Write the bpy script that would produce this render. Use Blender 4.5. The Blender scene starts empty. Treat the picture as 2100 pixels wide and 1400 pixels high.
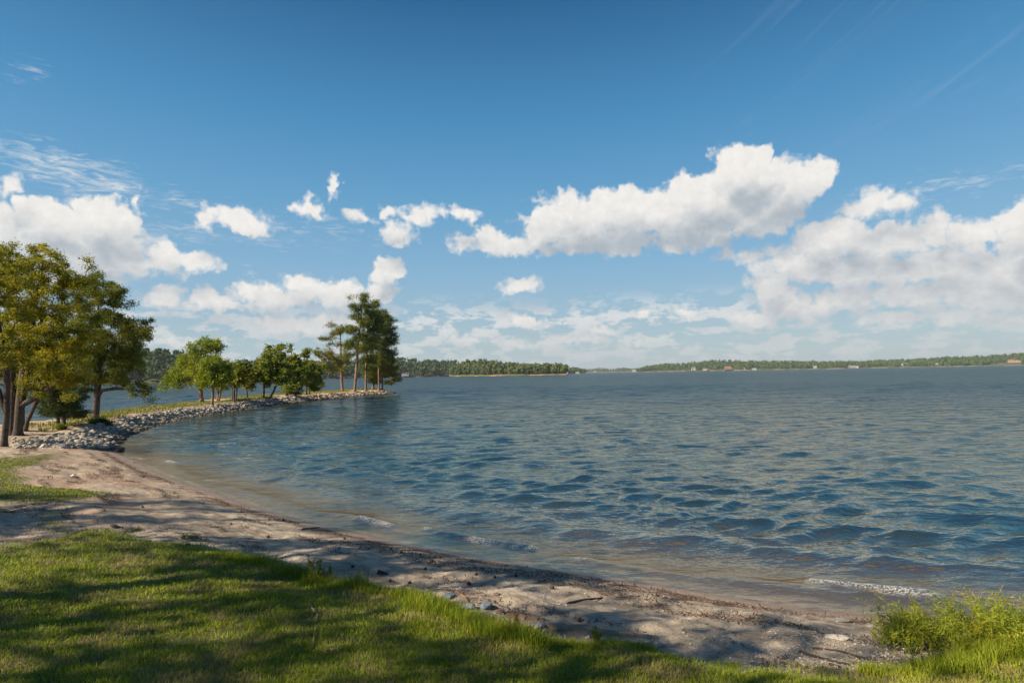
import bpy, bmesh, math, random
import numpy as np
from mathutils import Vector, Matrix
R = math.radians
S = bpy.context.scene
random.seed(7); rng = np.random.default_rng(7)

# ------------------------------------------------------------------ camera
H = 3.0                       # eye height above the water (m)
FPX = 1167.0                  # focal length in pixels of the 2100 px wide photograph (20 mm lens)
PITCH = math.atan(65.9 / FPX); ROLL = R(1.03)
Fv = Vector((0, math.cos(PITCH), math.sin(PITCH)))
U0 = Vector((0, -math.sin(PITCH), math.cos(PITCH))); X0 = Vector((1, 0, 0))
Rv = X0 * math.cos(ROLL) - U0 * math.sin(ROLL)
Uv = U0 * math.cos(ROLL) + X0 * math.sin(ROLL)
cam = bpy.data.cameras.new('camera'); cam_o = bpy.data.objects.new('camera', cam)
S.collection.objects.link(cam_o); S.camera = cam_o
cam.sensor_width = 36; cam.lens = 20; cam.clip_start = 0.05; cam.clip_end = 30000
cam_o.matrix_world = Matrix(((Rv.x, Uv.x, -Fv.x, 0), (Rv.y, Uv.y, -Fv.y, 0), (Rv.z, Uv.z, -Fv.z, H), (0, 0, 0, 1)))

def ray(px, py):
    return (Fv * FPX + Rv * (px - 1050) + Uv * (700 - py)).normalized()
def azel(px, py):
    v = ray(px, py); return math.degrees(math.atan2(v.x, v.y)), math.degrees(math.atan2(v.z, math.hypot(v.x, v.y)))

# ------------------------------------------------------------------ sun, sky, exposure
SUN_AZ = math.atan2(-0.86, -0.50)     # towards the sun, measured from +Y to +X: behind the photographer, to the left
SUN_EL = R(34)
sdir = Vector((math.sin(SUN_AZ) * math.cos(SUN_EL), math.cos(SUN_AZ) * math.cos(SUN_EL), math.sin(SUN_EL)))
sun = bpy.data.lights.new('sun', 'SUN'); sun.energy = 5.0; sun.angle = R(0.53); sun.color = (1.0, 0.86, 0.68)
sun_o = bpy.data.objects.new('sun', sun); S.collection.objects.link(sun_o)
sun_o.rotation_euler = sdir.to_track_quat('Z', 'Y').to_euler(); sun_o.location = (0, 0, 60)
S.view_settings.view_transform = 'Standard'; S.view_settings.look = 'None'
S.view_settings.exposure = 0.85; S.view_settings.gamma = 1.0
S.cycles.max_bounces = 8; S.cycles.diffuse_bounces = 3; S.cycles.glossy_bounces = 3
S.cycles.transparent_max_bounces = 12; S.cycles.volume_bounces = 0
S.cycles.use_denoising = True

class NT:
    """small helper for building node trees"""
    def __init__(s, tree): s.t = tree; s.n = tree.nodes; s.l = tree.links
    def put(s, sock, v):
        if isinstance(v, bpy.types.NodeSocket): s.l.new(v, sock)
        elif v is not None: sock.default_value = v
    def node(s, typ, ins=None, **props):
        n = s.n.new(typ)
        for k, v in props.items(): setattr(n, k, v)
        for k, v in (ins or {}).items(): s.put(n.inputs[k], v)
        return n
    def m(s, op, a, b=None, c=None, clamp=False):
        n = s.n.new('ShaderNodeMath'); n.operation = op; n.use_clamp = clamp
        for i, v in enumerate((a, b, c)): s.put(n.inputs[i], v)
        return n.outputs[0]
    def v(s, op, a, b=None, c=None):
        n = s.n.new('ShaderNodeVectorMath'); n.operation = op
        s.put(n.inputs[0], a)
        if b is not None: s.put(n.inputs['Scale'] if op == 'SCALE' else n.inputs[1], b)
        if c is not None: s.put(n.inputs[2], c)
        return n.outputs['Value'] if op in ('LENGTH', 'DOT_PRODUCT', 'DISTANCE') else n.outputs[0]
    def mr(s, x, a, b, c=0.0, d=1.0, typ='SMOOTHSTEP'):
        n = s.n.new('ShaderNodeMapRange'); n.interpolation_type = typ
        for k, v in zip(('Value', 'From Min', 'From Max', 'To Min', 'To Max'), (x, a, b, c, d)): s.put(n.inputs[k], v)
        return n.outputs[0]
    def mix(s, f, a, b, typ='MIX'):
        n = s.n.new('ShaderNodeMix'); n.data_type = 'RGBA'; n.blend_type = typ
        s.put(n.inputs[0], f); s.put(n.inputs[6], c4(a)); s.put(n.inputs[7], c4(b)); return n.outputs[2]
    def noise(s, vec, scale, detail=4, rough=0.55, dist=0.0, out=0, dim='3D'):
        n = s.n.new('ShaderNodeTexNoise'); n.noise_dimensions = dim
        if vec is not None: s.l.new(vec, n.inputs['Vector'])
        n.inputs['Scale'].default_value = scale; n.inputs['Detail'].default_value = detail
        n.inputs['Roughness'].default_value = rough; n.inputs['Distortion'].default_value = dist
        return n.outputs[out]
    def attr(s, name, out='Fac'):
        n = s.n.new('ShaderNodeAttribute'); n.attribute_name = name; return n.outputs[out]
def c4(c): return (c[0], c[1], c[2], 1.0) if isinstance(c, tuple) and len(c) == 3 else c

# cloud puffs: (x, y, rx, ry) read off the photograph and turned into directions (azimuth, elevation in degrees)
PUFFS = [
 # great cumulus
 (1520,352,66,62),(1445,395,80,52),(1600,375,100,50),(1668,362,52,38),(1510,440,150,52),(1400,430,100,52),(1300,440,110,52),(1200,450,110,48),
 (1128,462,68,42),(1165,412,62,18),(1262,405,60,22),(1008,490,42,24),(1080,503,80,20),(1250,495,180,24),(945,493,22,15),(1420,490,130,26),
 # banks on the right
 (1805,416,82,30),(1670,494,56,34),(1730,492,70,42),(1545,522,55,15),(1492,520,28,10),(1830,500,90,42),(1922,470,42,38),(1985,490,64,36),(2085,455,52,42),(2140,500,90,80),
 (1640,545,95,34),(1760,550,110,36),(1900,548,120,34),(2060,560,120,44),(1575,590,44,40),(1610,615,60,30),(1625,638,64,22),(1550,655,64,18),(1740,612,120,22),(1880,602,150,26),(2080,598,130,34),
 (1800,575,90,16),(1850,652,70,11),(1960,650,80,13),(2090,658,60,12),
 # left
 (20,385,34,30),(15,450,60,32),(110,440,82,46),(205,455,86,56),(283,415,18,30),(60,500,110,46),(200,520,130,50),(333,522,30,34),(392,540,48,24),(270,548,110,24),(80,550,180,32),
 (432,440,30,24),(500,452,62,24),(640,430,28,24),(688,385,13,24),
 (868,440,54,19),(742,446,24,9),(795,434,20,11),(812,478,36,17),(955,440,24,14),
 # low left
 (330,606,56,22),(430,615,34,18),(560,612,94,26),(622,588,42,28),(700,606,52,34),(792,556,34,30),(778,596,28,24),(480,628,90,12),(610,668,80,20),(690,658,70,16),(350,700,60,14),
 # little ones low in the middle
 (1070,583,38,15),(1072,660,38,15),(1122,668,26,7),(920,676,18,9),(955,700,28,11),(1165,664,20,6),(1250,680,22,11),(1150,702,110,8),(1415,640,34,7),(1320,642,22,4),
]
THIN = [(110,335,110,30),(200,370,100,30),(60,318,70,26),(382,415,45,9),(345,470,90,8),(480,488,90,5),(655,474,32,4),(655,455,28,8),(66,140,12,9),(8,160,9,5),(515,560,7,12),(1950,380,90,8)]

world = bpy.data.worlds.new('World'); S.world = world; world.use_nodes = True
w = NT(world.node_tree); w.n.clear()
def field_group():
    g = bpy.data.node_groups.new('cloud_field', 'ShaderNodeTree')
    g.interface.new_socket('P', in_out='INPUT', socket_type='NodeSocketVector')
    g.interface.new_socket('Field', in_out='OUTPUT', socket_type='NodeSocketFloat')
    g.interface.new_socket('Thin', in_out='OUTPUT', socket_type='NodeSocketFloat')
    g.interface.new_socket('Smooth', in_out='OUTPUT', socket_type='NodeSocketFloat')
    q = NT(g); i = q.node('NodeGroupInput'); o = q.node('NodeGroupOutput')
    P = i.outputs[0]
    w1 = q.v('SUBTRACT', q.noise(P, 0.33, 2, 0.5, out=1, dim='2D'), (0.5, 0.5, 0.5))
    w2 = q.v('SUBTRACT', q.noise(P, 1.1, 3, 0.55, out=1, dim='2D'), (0.5, 0.5, 0.5))
    Pw = q.v('MULTIPLY_ADD', w1, (2.6, 1.5, 0), P)
    Pw = q.v('MULTIPLY_ADD', w2, (1.3, 1.0, 0), Pw)
    def union(lst):
        f = None
        for (x, y, rx, ry) in lst:
            a, e = azel(x, y); a1, _ = azel(x + rx, y); a0, _ = azel(x - rx, y); _, e1 = azel(x, y - ry); _, e0 = azel(x, y + ry)
            sx = 2 / (a1 - a0); sy = 2 / (e1 - e0); rr = min(1 / sx, 1 / sy)
            d = q.v('LENGTH', q.v('MULTIPLY_ADD', Pw, (sx, sy, 0), (-a * sx, -e * sy, 0)))
            fi = q.m('MULTIPLY_ADD', d, -rr, rr)
            f = fi if f is None else q.m('MAXIMUM', f, fi)
        return f
    F_ = union(PUFFS); T_ = union(THIN)
    # cauliflower billows
    vo = q.node('ShaderNodeTexVoronoi', {'Vector': Pw, 'Scale': 0.42, 'Detail': 3.0, 'Roughness': 0.45}, voronoi_dimensions='2D', feature='F1', normalize=True)
    b = q.m('MULTIPLY_ADD', vo.outputs['Distance'], -1.9, 0.80)
    n2 = q.m('MULTIPLY_ADD', q.noise(P, 1.3, 5, 0.45, dim='2D'), 0.62, -0.31)
    Fo = q.m('ADD', F_, q.m('ADD', b, n2))
    st = q.noise(q.v('MULTIPLY', P, (0.35, 1.6, 1)), 1.6, 5, 0.65, 0.6, dim='2D')
    To = q.m('ADD', T_, q.m('MULTIPLY_ADD', st, 5.0, -2.6))
    Sm = q.m('ADD', F_, q.m('MULTIPLY', b, .8))
    q.put(o.inputs[0], Fo); q.put(o.inputs[1], To); q.put(o.inputs[2], Sm)
    return g
fg = field_group()
tc = w.node('ShaderNodeTexCoord').outputs['Generated']
sp = w.node('ShaderNodeSeparateXYZ', {0: w.v('NORMALIZE', tc)})
az = w.m('MULTIPLY', w.m('ARCTAN2', sp.outputs[0], sp.outputs[1]), 57.29578)
el = w.m('MULTIPLY', w.m('ARCSINE', sp.outputs[2]), 57.29578)
P = w.node('ShaderNodeCombineXYZ', {0: az, 1: el}).outputs[0]
g1 = w.node('ShaderNodeGroup', node_tree=fg, ins=None); w.put(g1.inputs[0], P)
g2 = w.node('ShaderNodeGroup', node_tree=fg, ins=None); w.put(g2.inputs[0], w.v('MULTIPLY_ADD', w.node('ShaderNodeCombineXYZ', {0: w.m('MULTIPLY_ADD', el, 0.15, 0.9), 1: w.m('MULTIPLY_ADD', el, 0.15, 0.9)}).outputs[0], (-0.25, 1.0, 0), P))
F1, T1, F2 = g1.outputs[0], g1.outputs[1], g2.outputs[2]
S1 = g1.outputs[2]
alpha = w.mr(F1, -0.10, 0.62)
emb = w.m('SUBTRACT', F2, S1)
dens = w.m('ADD', w.m('MULTIPLY', w.mr(F2, -1.3, 2.5), 0.78), w.m('MULTIPLY', w.mr(emb, -2.4, 1.8), 0.28), clamp=True)                                   # self-shade put into the cloud colour: more cloud sunward, greyer
sky = w.node('ShaderNodeTexSky', sky_type='NISHITA', sun_disc=False, sun_elevation=SUN_EL, sun_rotation=SUN_AZ,
             altitude=100, air_density=1.2, dust_density=0.3, ozone_density=1.6).outputs[0]
ramp = w.node('ShaderNodeValToRGB', {0: w.m('DIVIDE', el, 90.0)})
for k, (p, c) in enumerate([(0, (.44,.54,.59)), (3, (.38,.52,.60)), (10, (.235,.455,.66)), (17, (.125,.365,.61)), (24, (.060,.27,.53)), (34, (.012,.125,.31)), (60, (.010,.06,.20))]):
    e = ramp.color_ramp.elements[k] if k < 2 else ramp.color_ramp.elements.new(p / 90)
    e.position = p / 90; e.color = c4(c)
skyc = w.mix(0.86, sky, w.v('SCALE', ramp.outputs[0], 10.0))
bg_sky = w.node('ShaderNodeBackground', {'Color': skyc, 'Strength': 0.056}).outputs[0]
world.cycles.sampling_method = 'MANUAL'; world.cycles.sample_map_resolution = 256
ccol = w.mix(dens, (0.93, 0.905, 0.87), (0.45, 0.51, 0.57))
relief = w.m('MULTIPLY_ADD', w.noise(P, 1.1, 5, 0.55, dim='2D'), 0.24, 0.89)
ccol = w.mix(1.0, ccol, w.node('ShaderNodeCombineColor', {0: relief, 1: relief, 2: relief}).outputs[0], 'MULTIPLY')
lowf = w.mr(el, 0.0, 10.0, 0.6, 0.0)                        # far clouds sink into the air near the horizon
ccol = w.mix(lowf, ccol, (0.76, 0.735, 0.72))
bg_cl = w.node('ShaderNodeBackground', {'Color': ccol, 'Strength': 0.52}).outputs[0]
# distant flat cloud streets low all round the horizon
low = w.noise(w.v('MULTIPLY', P, (0.34, 0.85, 1)), 1.0, 6, 0.60, 0.1, dim='2D')
la = w.m('MULTIPLY', w.mr(low, 0.45, 0.58), w.m('MULTIPLY', w.mr(el, 0.0, 1.5), w.mr(el, 5.0, 8.5, 1, 0)))
thin = w.m('MULTIPLY', w.mr(T1, -0.6, 2.4), 0.75)
cir = w.noise(w.v('MULTIPLY', w.node('ShaderNodeVectorRotate', {'Vector': P, 'Angle': R(-27)}, rotation_type='Z_AXIS').outputs[0], (0.05, 0.5, 1)), 1.0, 6, 0.7, 0.8, dim='2D')
cm = w.m('MULTIPLY', w.mr(cir, 0.5, 0.8), w.m('MULTIPLY', w.mr(az, 14, 30), w.mr(el, 14, 24)))
a2 = w.m('MAXIMUM', w.m('MAXIMUM', w.m('MULTIPLY', la, 0.75), thin), w.m('MULTIPLY', cm, 0.06))
atot = w.m('MAXIMUM', alpha, a2)
atot = w.m('MULTIPLY', atot, w.mr(el, 0.0, 6.0, 0.6, 1.0))
mx = w.node('ShaderNodeMixShader', {0: atot, 1: bg_sky, 2: bg_cl})
w.put(w.node('ShaderNodeOutputWorld').inputs[0], mx.outputs[0])

# ------------------------------------------------------------------ helpers
CAMP = np.array([0, 0, H])
def hit_z(px, py, z=0.0):
    v = ray(px, py); t = (z - H) / v.z
    return np.array([v.x * t, v.y * t])
def link(name, me, mat=None, parent=None, loc=None):
    o = bpy.data.objects.new(name, me); S.collection.objects.link(o)
    if mat is not None and me is not None and not me.materials: me.materials.append(mat)
    if parent is not None: o.parent = parent
    if loc is not None: o.location = [float(a) for a in loc]
    return o
def tag(o, label=None, cat=None, group=None, kind=None):
    for k, v in (('label', label), ('category', cat), ('group', group), ('kind', kind)):
        if v: o[k] = v
    return o
def empty(name, loc, rz=0):
    o = bpy.data.objects.new(name, None); S.collection.objects.link(o); o.location = [float(a) for a in loc]
    o.rotation_euler.z = rz; o.empty_display_size = .2; return o
def mesh(name, V, faces, attrs=None, smooth=False):
    """faces: list of int arrays (n,3) / (n,4)"""
    me = bpy.data.meshes.new(name); V = np.asarray(V, np.float32)
    faces = [np.asarray(f, np.int32) for f in faces if len(f)]
    tot = np.concatenate([np.full(len(f), f.shape[1], np.int32) for f in faces])
    idx = np.concatenate([f.ravel() for f in faces])
    me.vertices.add(len(V)); me.vertices.foreach_set('co', V.ravel())
    me.loops.add(len(idx)); me.loops.foreach_set('vertex_index', idx)
    me.polygons.add(len(tot)); me.polygons.foreach_set('loop_start', np.concatenate([[0], np.cumsum(tot)[:-1]]).astype(np.int32))
    me.polygons.foreach_set('loop_total', tot)
    for k, a in (attrs or {}).items():
        at = me.attributes.new(k, 'FLOAT', 'POINT'); at.data.foreach_set('value', np.asarray(a, np.float32))
    me.update(calc_edges=True)
    me.polygons.foreach_set('use_smooth', np.full(len(tot), smooth, bool))
    return me
def sstep(a, b, x): t = np.clip((x - a) / (b - a), 0, 1); return t * t * (3 - 2 * t)
def _h(ix, iy, s):
    n = (ix.astype(np.int64) * 374761393 + iy.astype(np.int64) * 668265263 + s * 1442695041) & 0xffffffff
    n = ((n ^ (n >> 13)) * 1274126177) & 0xffffffff
    return ((n ^ (n >> 16)) & 0xffff) / 65535.0
def vnoise(x, y, s=0):
    x = np.asarray(x, float); y = np.asarray(y, float)
    ix = np.floor(x); iy = np.floor(y); fx = x - ix; fy = y - iy
    ix = ix.astype(np.int64); iy = iy.astype(np.int64)
    fx = fx * fx * (3 - 2 * fx); fy = fy * fy * (3 - 2 * fy)
    a = _h(ix, iy, s); b = _h(ix + 1, iy, s); c = _h(ix, iy + 1, s); d = _h(ix + 1, iy + 1, s)
    return (a + (b - a) * fx) * (1 - fy) + (c + (d - c) * fx) * fy
def fbm(x, y, o=4, s=0):
    r = 0; a = 0.5
    for k in range(o): r = r + a * (vnoise(x * 2 ** k, y * 2 ** k, s + k) - 0.5); a *= .5
    return r * 2
def chaikin(P, n=2):
    P = np.asarray(P, float)
    for _ in range(n):
        Q = np.empty((2 * len(P), 2)); N = np.roll(P, -1, 0)
        Q[0::2] = .75 * P + .25 * N; Q[1::2] = .25 * P + .75 * N; P = Q
    return P
def sdist(poly, x, y):
    """signed distance to a closed polygon, positive inside"""
    shp = np.shape(x); x = np.ravel(np.asarray(x, float)); y = np.ravel(np.asarray(y, float))
    best = np.full(x.shape, 1e18); ins = np.zeros(x.shape, bool)
    Q = np.roll(poly, -1, 0)
    for (ax, ay), (bx, by) in zip(poly, Q):
        ex, ey = bx - ax, by - ay; wx, wy = x - ax, y - ay
        t = np.clip((wx * ex + wy * ey) / (ex * ex + ey * ey + 1e-12), 0, 1)
        best = np.minimum(best, (wx - t * ex) ** 2 + (wy - t * ey) ** 2)
        if ay != by:
            ins ^= ((ay > y) != (by > y)) & (x < ex * (y - ay) / ey + ax)
    return (np.where(ins, 1, -1) * np.sqrt(best)).reshape(shp)

# ------------------------------------------------------------------ the lie of the land
NEAR = [(2600, 1345), (2100, 1290), (1950, 1279), (1800, 1262), (1700, 1252), (1600, 1240), (1500, 1225), (1400, 1207), (1300, 1190), (1200, 1172), (1100, 1160),
        (1000, 1145), (930, 1131), (860, 1119), (800, 1108), (700, 1084), (620, 1065), (560, 1050), (480, 1024), (420, 1003), (360, 982), (310, 962), (265, 942), (238, 926),
        (232, 912), (248, 897), (290, 882), (330, 869), (400, 855), (470, 844), (560, 831), (620, 823), (700, 815), (765, 810), (812, 806.5)]
near_w = [hit_z(*p) for p in NEAR]
SPIT_FAR = [(-22.5, 105.5), (-27, 103), (-31, 97), (-34.5, 85), (-37, 74), (-36, 62), (-33.5, 55), (-33, 47), (-31.5, 41), (-29, 35), (-32, 31), (-42, 29), (-60, 31), (-90, 30)]
LAND = chaikin([(9.5, 0.5), (14, -3), (30, -14), (30, -60), (-90, -60)][::-1][::-1][:0] + [tuple(p) for p in near_w] + SPIT_FAR + [(-90, -60), (30, -60), (30, -14), (16, -4)], 2)
class Grid:
    """signed distances looked up on a fine grid, exact outside it"""
    def __init__(s, f, x0, x1, y0, y1, st):
        s.f, s.x0, s.y0, s.st = f, x0, y0, st; gx = np.arange(x0, x1 + st, st); gy = np.arange(y0, y1 + st, st)
        X, Y = np.meshgrid(gx, gy); s.g = f(X, Y); s.nx, s.ny = len(gx), len(gy)
    def __call__(s, x, y):
        x = np.asarray(x, float); y = np.asarray(y, float); u = (x - s.x0) / s.st; v = (y - s.y0) / s.st
        inb = (u >= 0) & (v >= 0) & (u < s.nx - 1) & (v < s.ny - 1); uc = np.clip(u, 0, s.nx - 1.001); vc = np.clip(v, 0, s.ny - 1.001)
        i = uc.astype(int); j = vc.astype(int); a = uc - i; b = vc - j; g = s.g
        r = (g[j, i] * (1 - a) + g[j, i + 1] * a) * (1 - b) + (g[j + 1, i] * (1 - a) + g[j + 1, i + 1] * a) * b
        if not np.all(inb):
            if r.ndim == 0: return s.f(x, y)
            r[~inb] = s.f(x[~inb], y[~inb])
        return r
shore_d = Grid(lambda x, y: sdist(LAND, x, y), -60, 30, -15, 112, .125)
def spit_w(x, y): return sstep(24, 31, y + 0.25 * (x + 20))
def base_z(x, y, d):
    zb = 1.12 * (1 - np.exp(-np.maximum(d, 0) / 5.0))
    zs = 0.78 * sstep(-0.2, 2.1, d) - 0.06
    land = zb * (1 - spit_w(x, y)) + zs * spit_w(x, y)
    slope = 0.11 + 0.4 * spit_w(x, y)
    sea = -3.2 * (1 - np.exp(np.minimum(d, 0) * slope / 3.2))
    return np.where(d > 0, land, sea)
def hit0(px, py):
    v = ray(px, py); z = .6
    for _ in range(25):
        t = (z - H) / v.z; zz = float(base_z(v.x * t, v.y * t, shore_d(np.array(v.x * t), np.array(v.y * t)))); z = .5 * z + .5 * zz
    return (v.x * t, v.y * t)
LAWN1 = [(-900, 1128), (-300, 1125), (0, 1120), (60, 1113), (130, 1100), (62, 1086), (58, 1074), (120, 1066), (58, 1056), (80, 1046), (130, 1060), (150, 1082), (200, 1093), (240, 1098), (300, 1108), (370, 1118), (430, 1130),
         (480, 1142), (540, 1155), (600, 1170), (640, 1188), (690, 1202), (740, 1203), (790, 1215), (850, 1222), (900, 1240), (960, 1262), (1000, 1280), (1060, 1292), (1110, 1305), (1200, 1318),
         (1300, 1322), (1380, 1345), (1480, 1358), (1550, 1368), (1640, 1376), (1750, 1390), (1850, 1384), (1960, 1365), (2100, 1345), (2600, 1340)]
LAWN2 = [(-700, 950), (0, 944), (45, 935), (110, 928), (130, 935), (100, 950), (60, 957), (45, 968), (45, 985), (60, 995), (100, 1003), (190, 1005), (209, 1015), (200, 1027), (120, 1036), (0, 1034), (-700, 1030)]
L1 = chaikin([hit0(*p) for p in LAWN1] + [(9, -8), (9, -50), (-80, -50), (-60, 5)], 1)
L2 = chaikin([hit0(*p) for p in LAWN2], 1)
lawn_g = Grid(lambda x, y: np.maximum(sdist(L1, x, y), sdist(L2, x, y)), -30, 14, -12, 30, .06)
def lawn_d(x, y):
    a = lawn_g(x, y)
    return a + 0.30 * fbm(np.asarray(x) * 1.7, np.asarray(y) * 1.9, 4, 40)
def ground_z(x, y, d=None, l=None):
    x = np.asarray(x, float); y = np.asarray(y, float)
    if d is None: d = shore_d(x, y)
    if l is None: l = lawn_d(x, y)
    z = base_z(x, y, d) + 0.07 * sstep(-0.25, 0.6, l)
    bump = 0.10 * fbm(x * 1.1, y * 1.5, 4, 5) + 0.035 * fbm(x * 4, y * 5, 3, 9)
    z += bump * sstep(0.2, 1.6, d) * (1 - 0.45 * sstep(0, .5, l))
    return z + 0.10 * fbm(x * .5, y * .5, 3, 77) * sstep(1, 4, np.abs(d)) * (spit_w(x, y) * .8 + .2)
def hit(px, py):
    """where the line of sight through a pixel first meets dry ground"""
    v = ray(px, py); r = np.exp(np.linspace(math.log(2), math.log(135), 3000)); hz_ = math.hypot(v.x, v.y)
    x, y, z = v.x / hz_ * r, v.y / hz_ * r, H + v.z / hz_ * r; g = ground_z(x, y)
    k = np.nonzero((z < g) & (g > 0.02))[0]
    if len(k): return np.array([x[k[0]], y[k[0]], g[k[0]]])
    k = int(np.argmin(np.where(g > .3, z - g, 99))); return np.array([x[k], y[k], g[k]])       # just over the crest of the spit

def polar(rs, azs):
    """closed ring grid round the camera; returns x, y flattened and quads"""
    A, Rr = np.meshgrid(np.radians(azs), rs); x = (Rr * np.sin(A)).ravel(); y = (Rr * np.cos(A)).ravel()
    n, m = len(rs), len(azs); i = np.arange(n - 1)[:, None] * m + np.arange(m)[None, :]; j = np.arange(n - 1)[:, None] * m + (np.arange(m)[None, :] + 1) % m
    return x, y, np.stack([i, i + m, j + m, j], -1).reshape(-1, 4)
def geo(a, b, k): return np.exp(np.arange(math.log(a), math.log(b), math.log(k)))

# ------------------------------------------------------------------ materials
def material(name):
    m = bpy.data.materials.new(name); m.use_nodes = True; t = NT(m.node_tree); t.n.clear()
    out = t.node('ShaderNodeOutputMaterial'); return m, t, out
def obj_pos(t): return t.node('ShaderNodeNewGeometry').outputs['Position']
def simple(name, col, col2=None, scale=3.0, rough=0.8, bump=0.0, bscale=30, metallic=0.0, island=0.0, detail=4, local=True):
    m, t, out = material(name)
    P = t.node('ShaderNodeTexCoord').outputs['Object'] if local else obj_pos(t)
    c = t.mix(t.mr(t.noise(P, scale, detail, 0.6), 0.35, 0.65), col, col2 or col)
    if island:
        rnd = t.node('ShaderNodeNewGeometry').outputs['Random Per Island']
        f = t.m('MULTIPLY_ADD', rnd, 2 * island, 1 - island)
        c = t.v('SCALE', c, f)
    b = t.node('ShaderNodeBsdfPrincipled', {'Base Color': c, 'Roughness': rough, 'Metallic': metallic})
    if bump:
        bn = t.node('ShaderNodeBump', {'Height': t.noise(P, bscale, 5, 0.65), 'Strength': 1.0, 'Distance': bump}); t.put(b.inputs['Normal'], bn.outputs[0])
    t.put(out.inputs[0], b.outputs[0]); return m
def leafmat(name, cols, trans=0.35, clump=0.9, rough=0.55):
    """cols: three colours; a per-leaf random and a clump-sized noise choose between them"""
    m, t, out = material(name); g = t.node('ShaderNodeNewGeometry')
    n = t.noise(g.outputs['Position'], clump, 3, 0.6)
    f = t.m('ADD', t.m('MULTIPLY', g.outputs['Random Per Island'], 0.45), t.m('MULTIPLY', t.mr(n, .3, .7, typ='LINEAR'), 0.6), clamp=True)
    rp = t.node('ShaderNodeValToRGB', {0: f}); e = rp.color_ramp.elements
    e[0].position = .12; e[0].color = c4(cols[0]); e[1].position = .9; e[1].color = c4(cols[2]); x = e.new(.5); x.color = c4(cols[1])
    b = t.node('ShaderNodeBsdfPrincipled', {'Base Color': rp.outputs[0], 'Roughness': rough})
    b.inputs['Specular IOR Level'].default_value = .3
    tr = t.node('ShaderNodeBsdfTranslucent', {'Color': t.v('MULTIPLY', rp.outputs[0], (1.25, 1.3, .5))})
    t.put(out.inputs[0], t.node('ShaderNodeMixShader', {0: trans, 1: b.outputs[0], 2: tr.outputs[0]}).outputs[0]); return m

def ground_material():
    m, t, out = material('ground'); P = obj_pos(t)
    lawn = t.attr('lawn'); d = t.attr('shore'); spit = t.attr('spit')
    big = t.noise(P, .7, 5, .6); mid = t.noise(P, 5, 5, .65); fine = t.noise(P, 60, 3, .7)
    sand = t.mix(t.mr(big, .35, .65), (.385, .31, .215), (.57, .465, .33))
    sand = t.mix(t.mr(mid, .42, .66, 0, .8), sand, (.24, .19, .135))
    vo = t.node('ShaderNodeTexVoronoi', {'Vector': P, 'Scale': 75.0}, feature='F1'); vs = t.node('ShaderNodeSeparateColor', {0: vo.outputs['Color']})
    peb = t.m('MULTIPLY', t.mr(vo.outputs['Distance'], .42, .25), t.mr(vs.outputs[0], .45, .55))
    pc = t.mix(vs.outputs[1], (.17, .14, .12), (.62, .56, .48))
    sand = t.mix(t.m('MULTIPLY', peb, t.mr(big, .3, .6, .25, .9)), sand, pc)
    sand = t.mix(t.mr(fine, .35, .75, 0, .45), sand, (.20, .16, .12))
    ra_ = t.node('ShaderNodeVectorRotate', {'Vector': P, 'Angle': R(30)}, rotation_type='Z_AXIS').outputs[0]
    stk = t.noise(t.v('MULTIPLY', ra_, (.9, 3.6, 1)), 1.0, 6, .68)
    sand = t.mix(t.mr(stk, .50, .64, 0, .68), sand, (.13, .095, .068))
    sand = t.mix(t.mr(t.noise(P, 22, 4, .7), .55, .72, 0, .5), sand, (.66, .58, .46))
    # reddish dirt under the trees on the left and along the spit
    sp = t.node('ShaderNodeSeparateXYZ', {0: P})
    red = t.m('MULTIPLY', t.mr(sp.outputs[0], -5, -9), t.mr(t.noise(P, .9, 4, .6), .42, .6))
    sand = t.mix(t.m('MULTIPLY', red, .6), sand, (.40, .25, .16))
    sand = t.mix(t.m('MULTIPLY', spit, t.mr(big, .35, .6, .2, .8)), sand, (.50, .37, .24))
    wrack = t.m('MULTIPLY', t.m('MULTIPLY', t.mr(d, .25, .45), t.mr(d, 1.1, .55)), t.mr(t.noise(t.v('MULTIPLY', P, (1, 1.6, 1)), 2.2, 6, .7), .46, .60))
    sand = t.mix(t.m('MULTIPLY', wrack, .92), sand, (.10, .055, .032))
    wet = t.m('MULTIPLY', t.mr(d, .55, .12), t.m('SUBTRACT', 1.0, t.m('MULTIPLY', spit, .5)))
    sand = t.mix(wet, sand, (.25, .16, .10))
    under = t.mr(d, -.4, -2.5)
    sand = t.mix(under, sand, (.24, .175, .10))
    soil = t.mix(t.mr(mid, .35, .65), (.085, .10, .02), (.22, .18, .08))
    bare = t.mr(t.noise(P, .8, 5, .65), .66, .74)
    soil = t.mix(bare, soil, (.34, .25, .15))
    col = t.mix(t.m('MULTIPLY', t.mr(lawn, -.12, .40), t.mr(t.m('ADD', mid, lawn), .30, .60)), sand, soil)
    rough = t.mr(wet, 0, 1, .95, .22, 'LINEAR')
    hgt = t.m('ADD', t.m('MULTIPLY', mid, .5), t.m('ADD', t.m('MULTIPLY', fine, .25), t.m('MULTIPLY', peb, .35)))
    bn = t.node('ShaderNodeBump', {'Height': hgt, 'Strength': t.mr(wet, 0, 1, .9, .12, 'LINEAR'), 'Distance': .06})
    b = t.node('ShaderNodeBsdfPrincipled', {'Base Color': col, 'Roughness': rough, 'Normal': bn.outputs[0]})
    t.put(out.inputs[0], b.outputs[0]); return m

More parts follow.
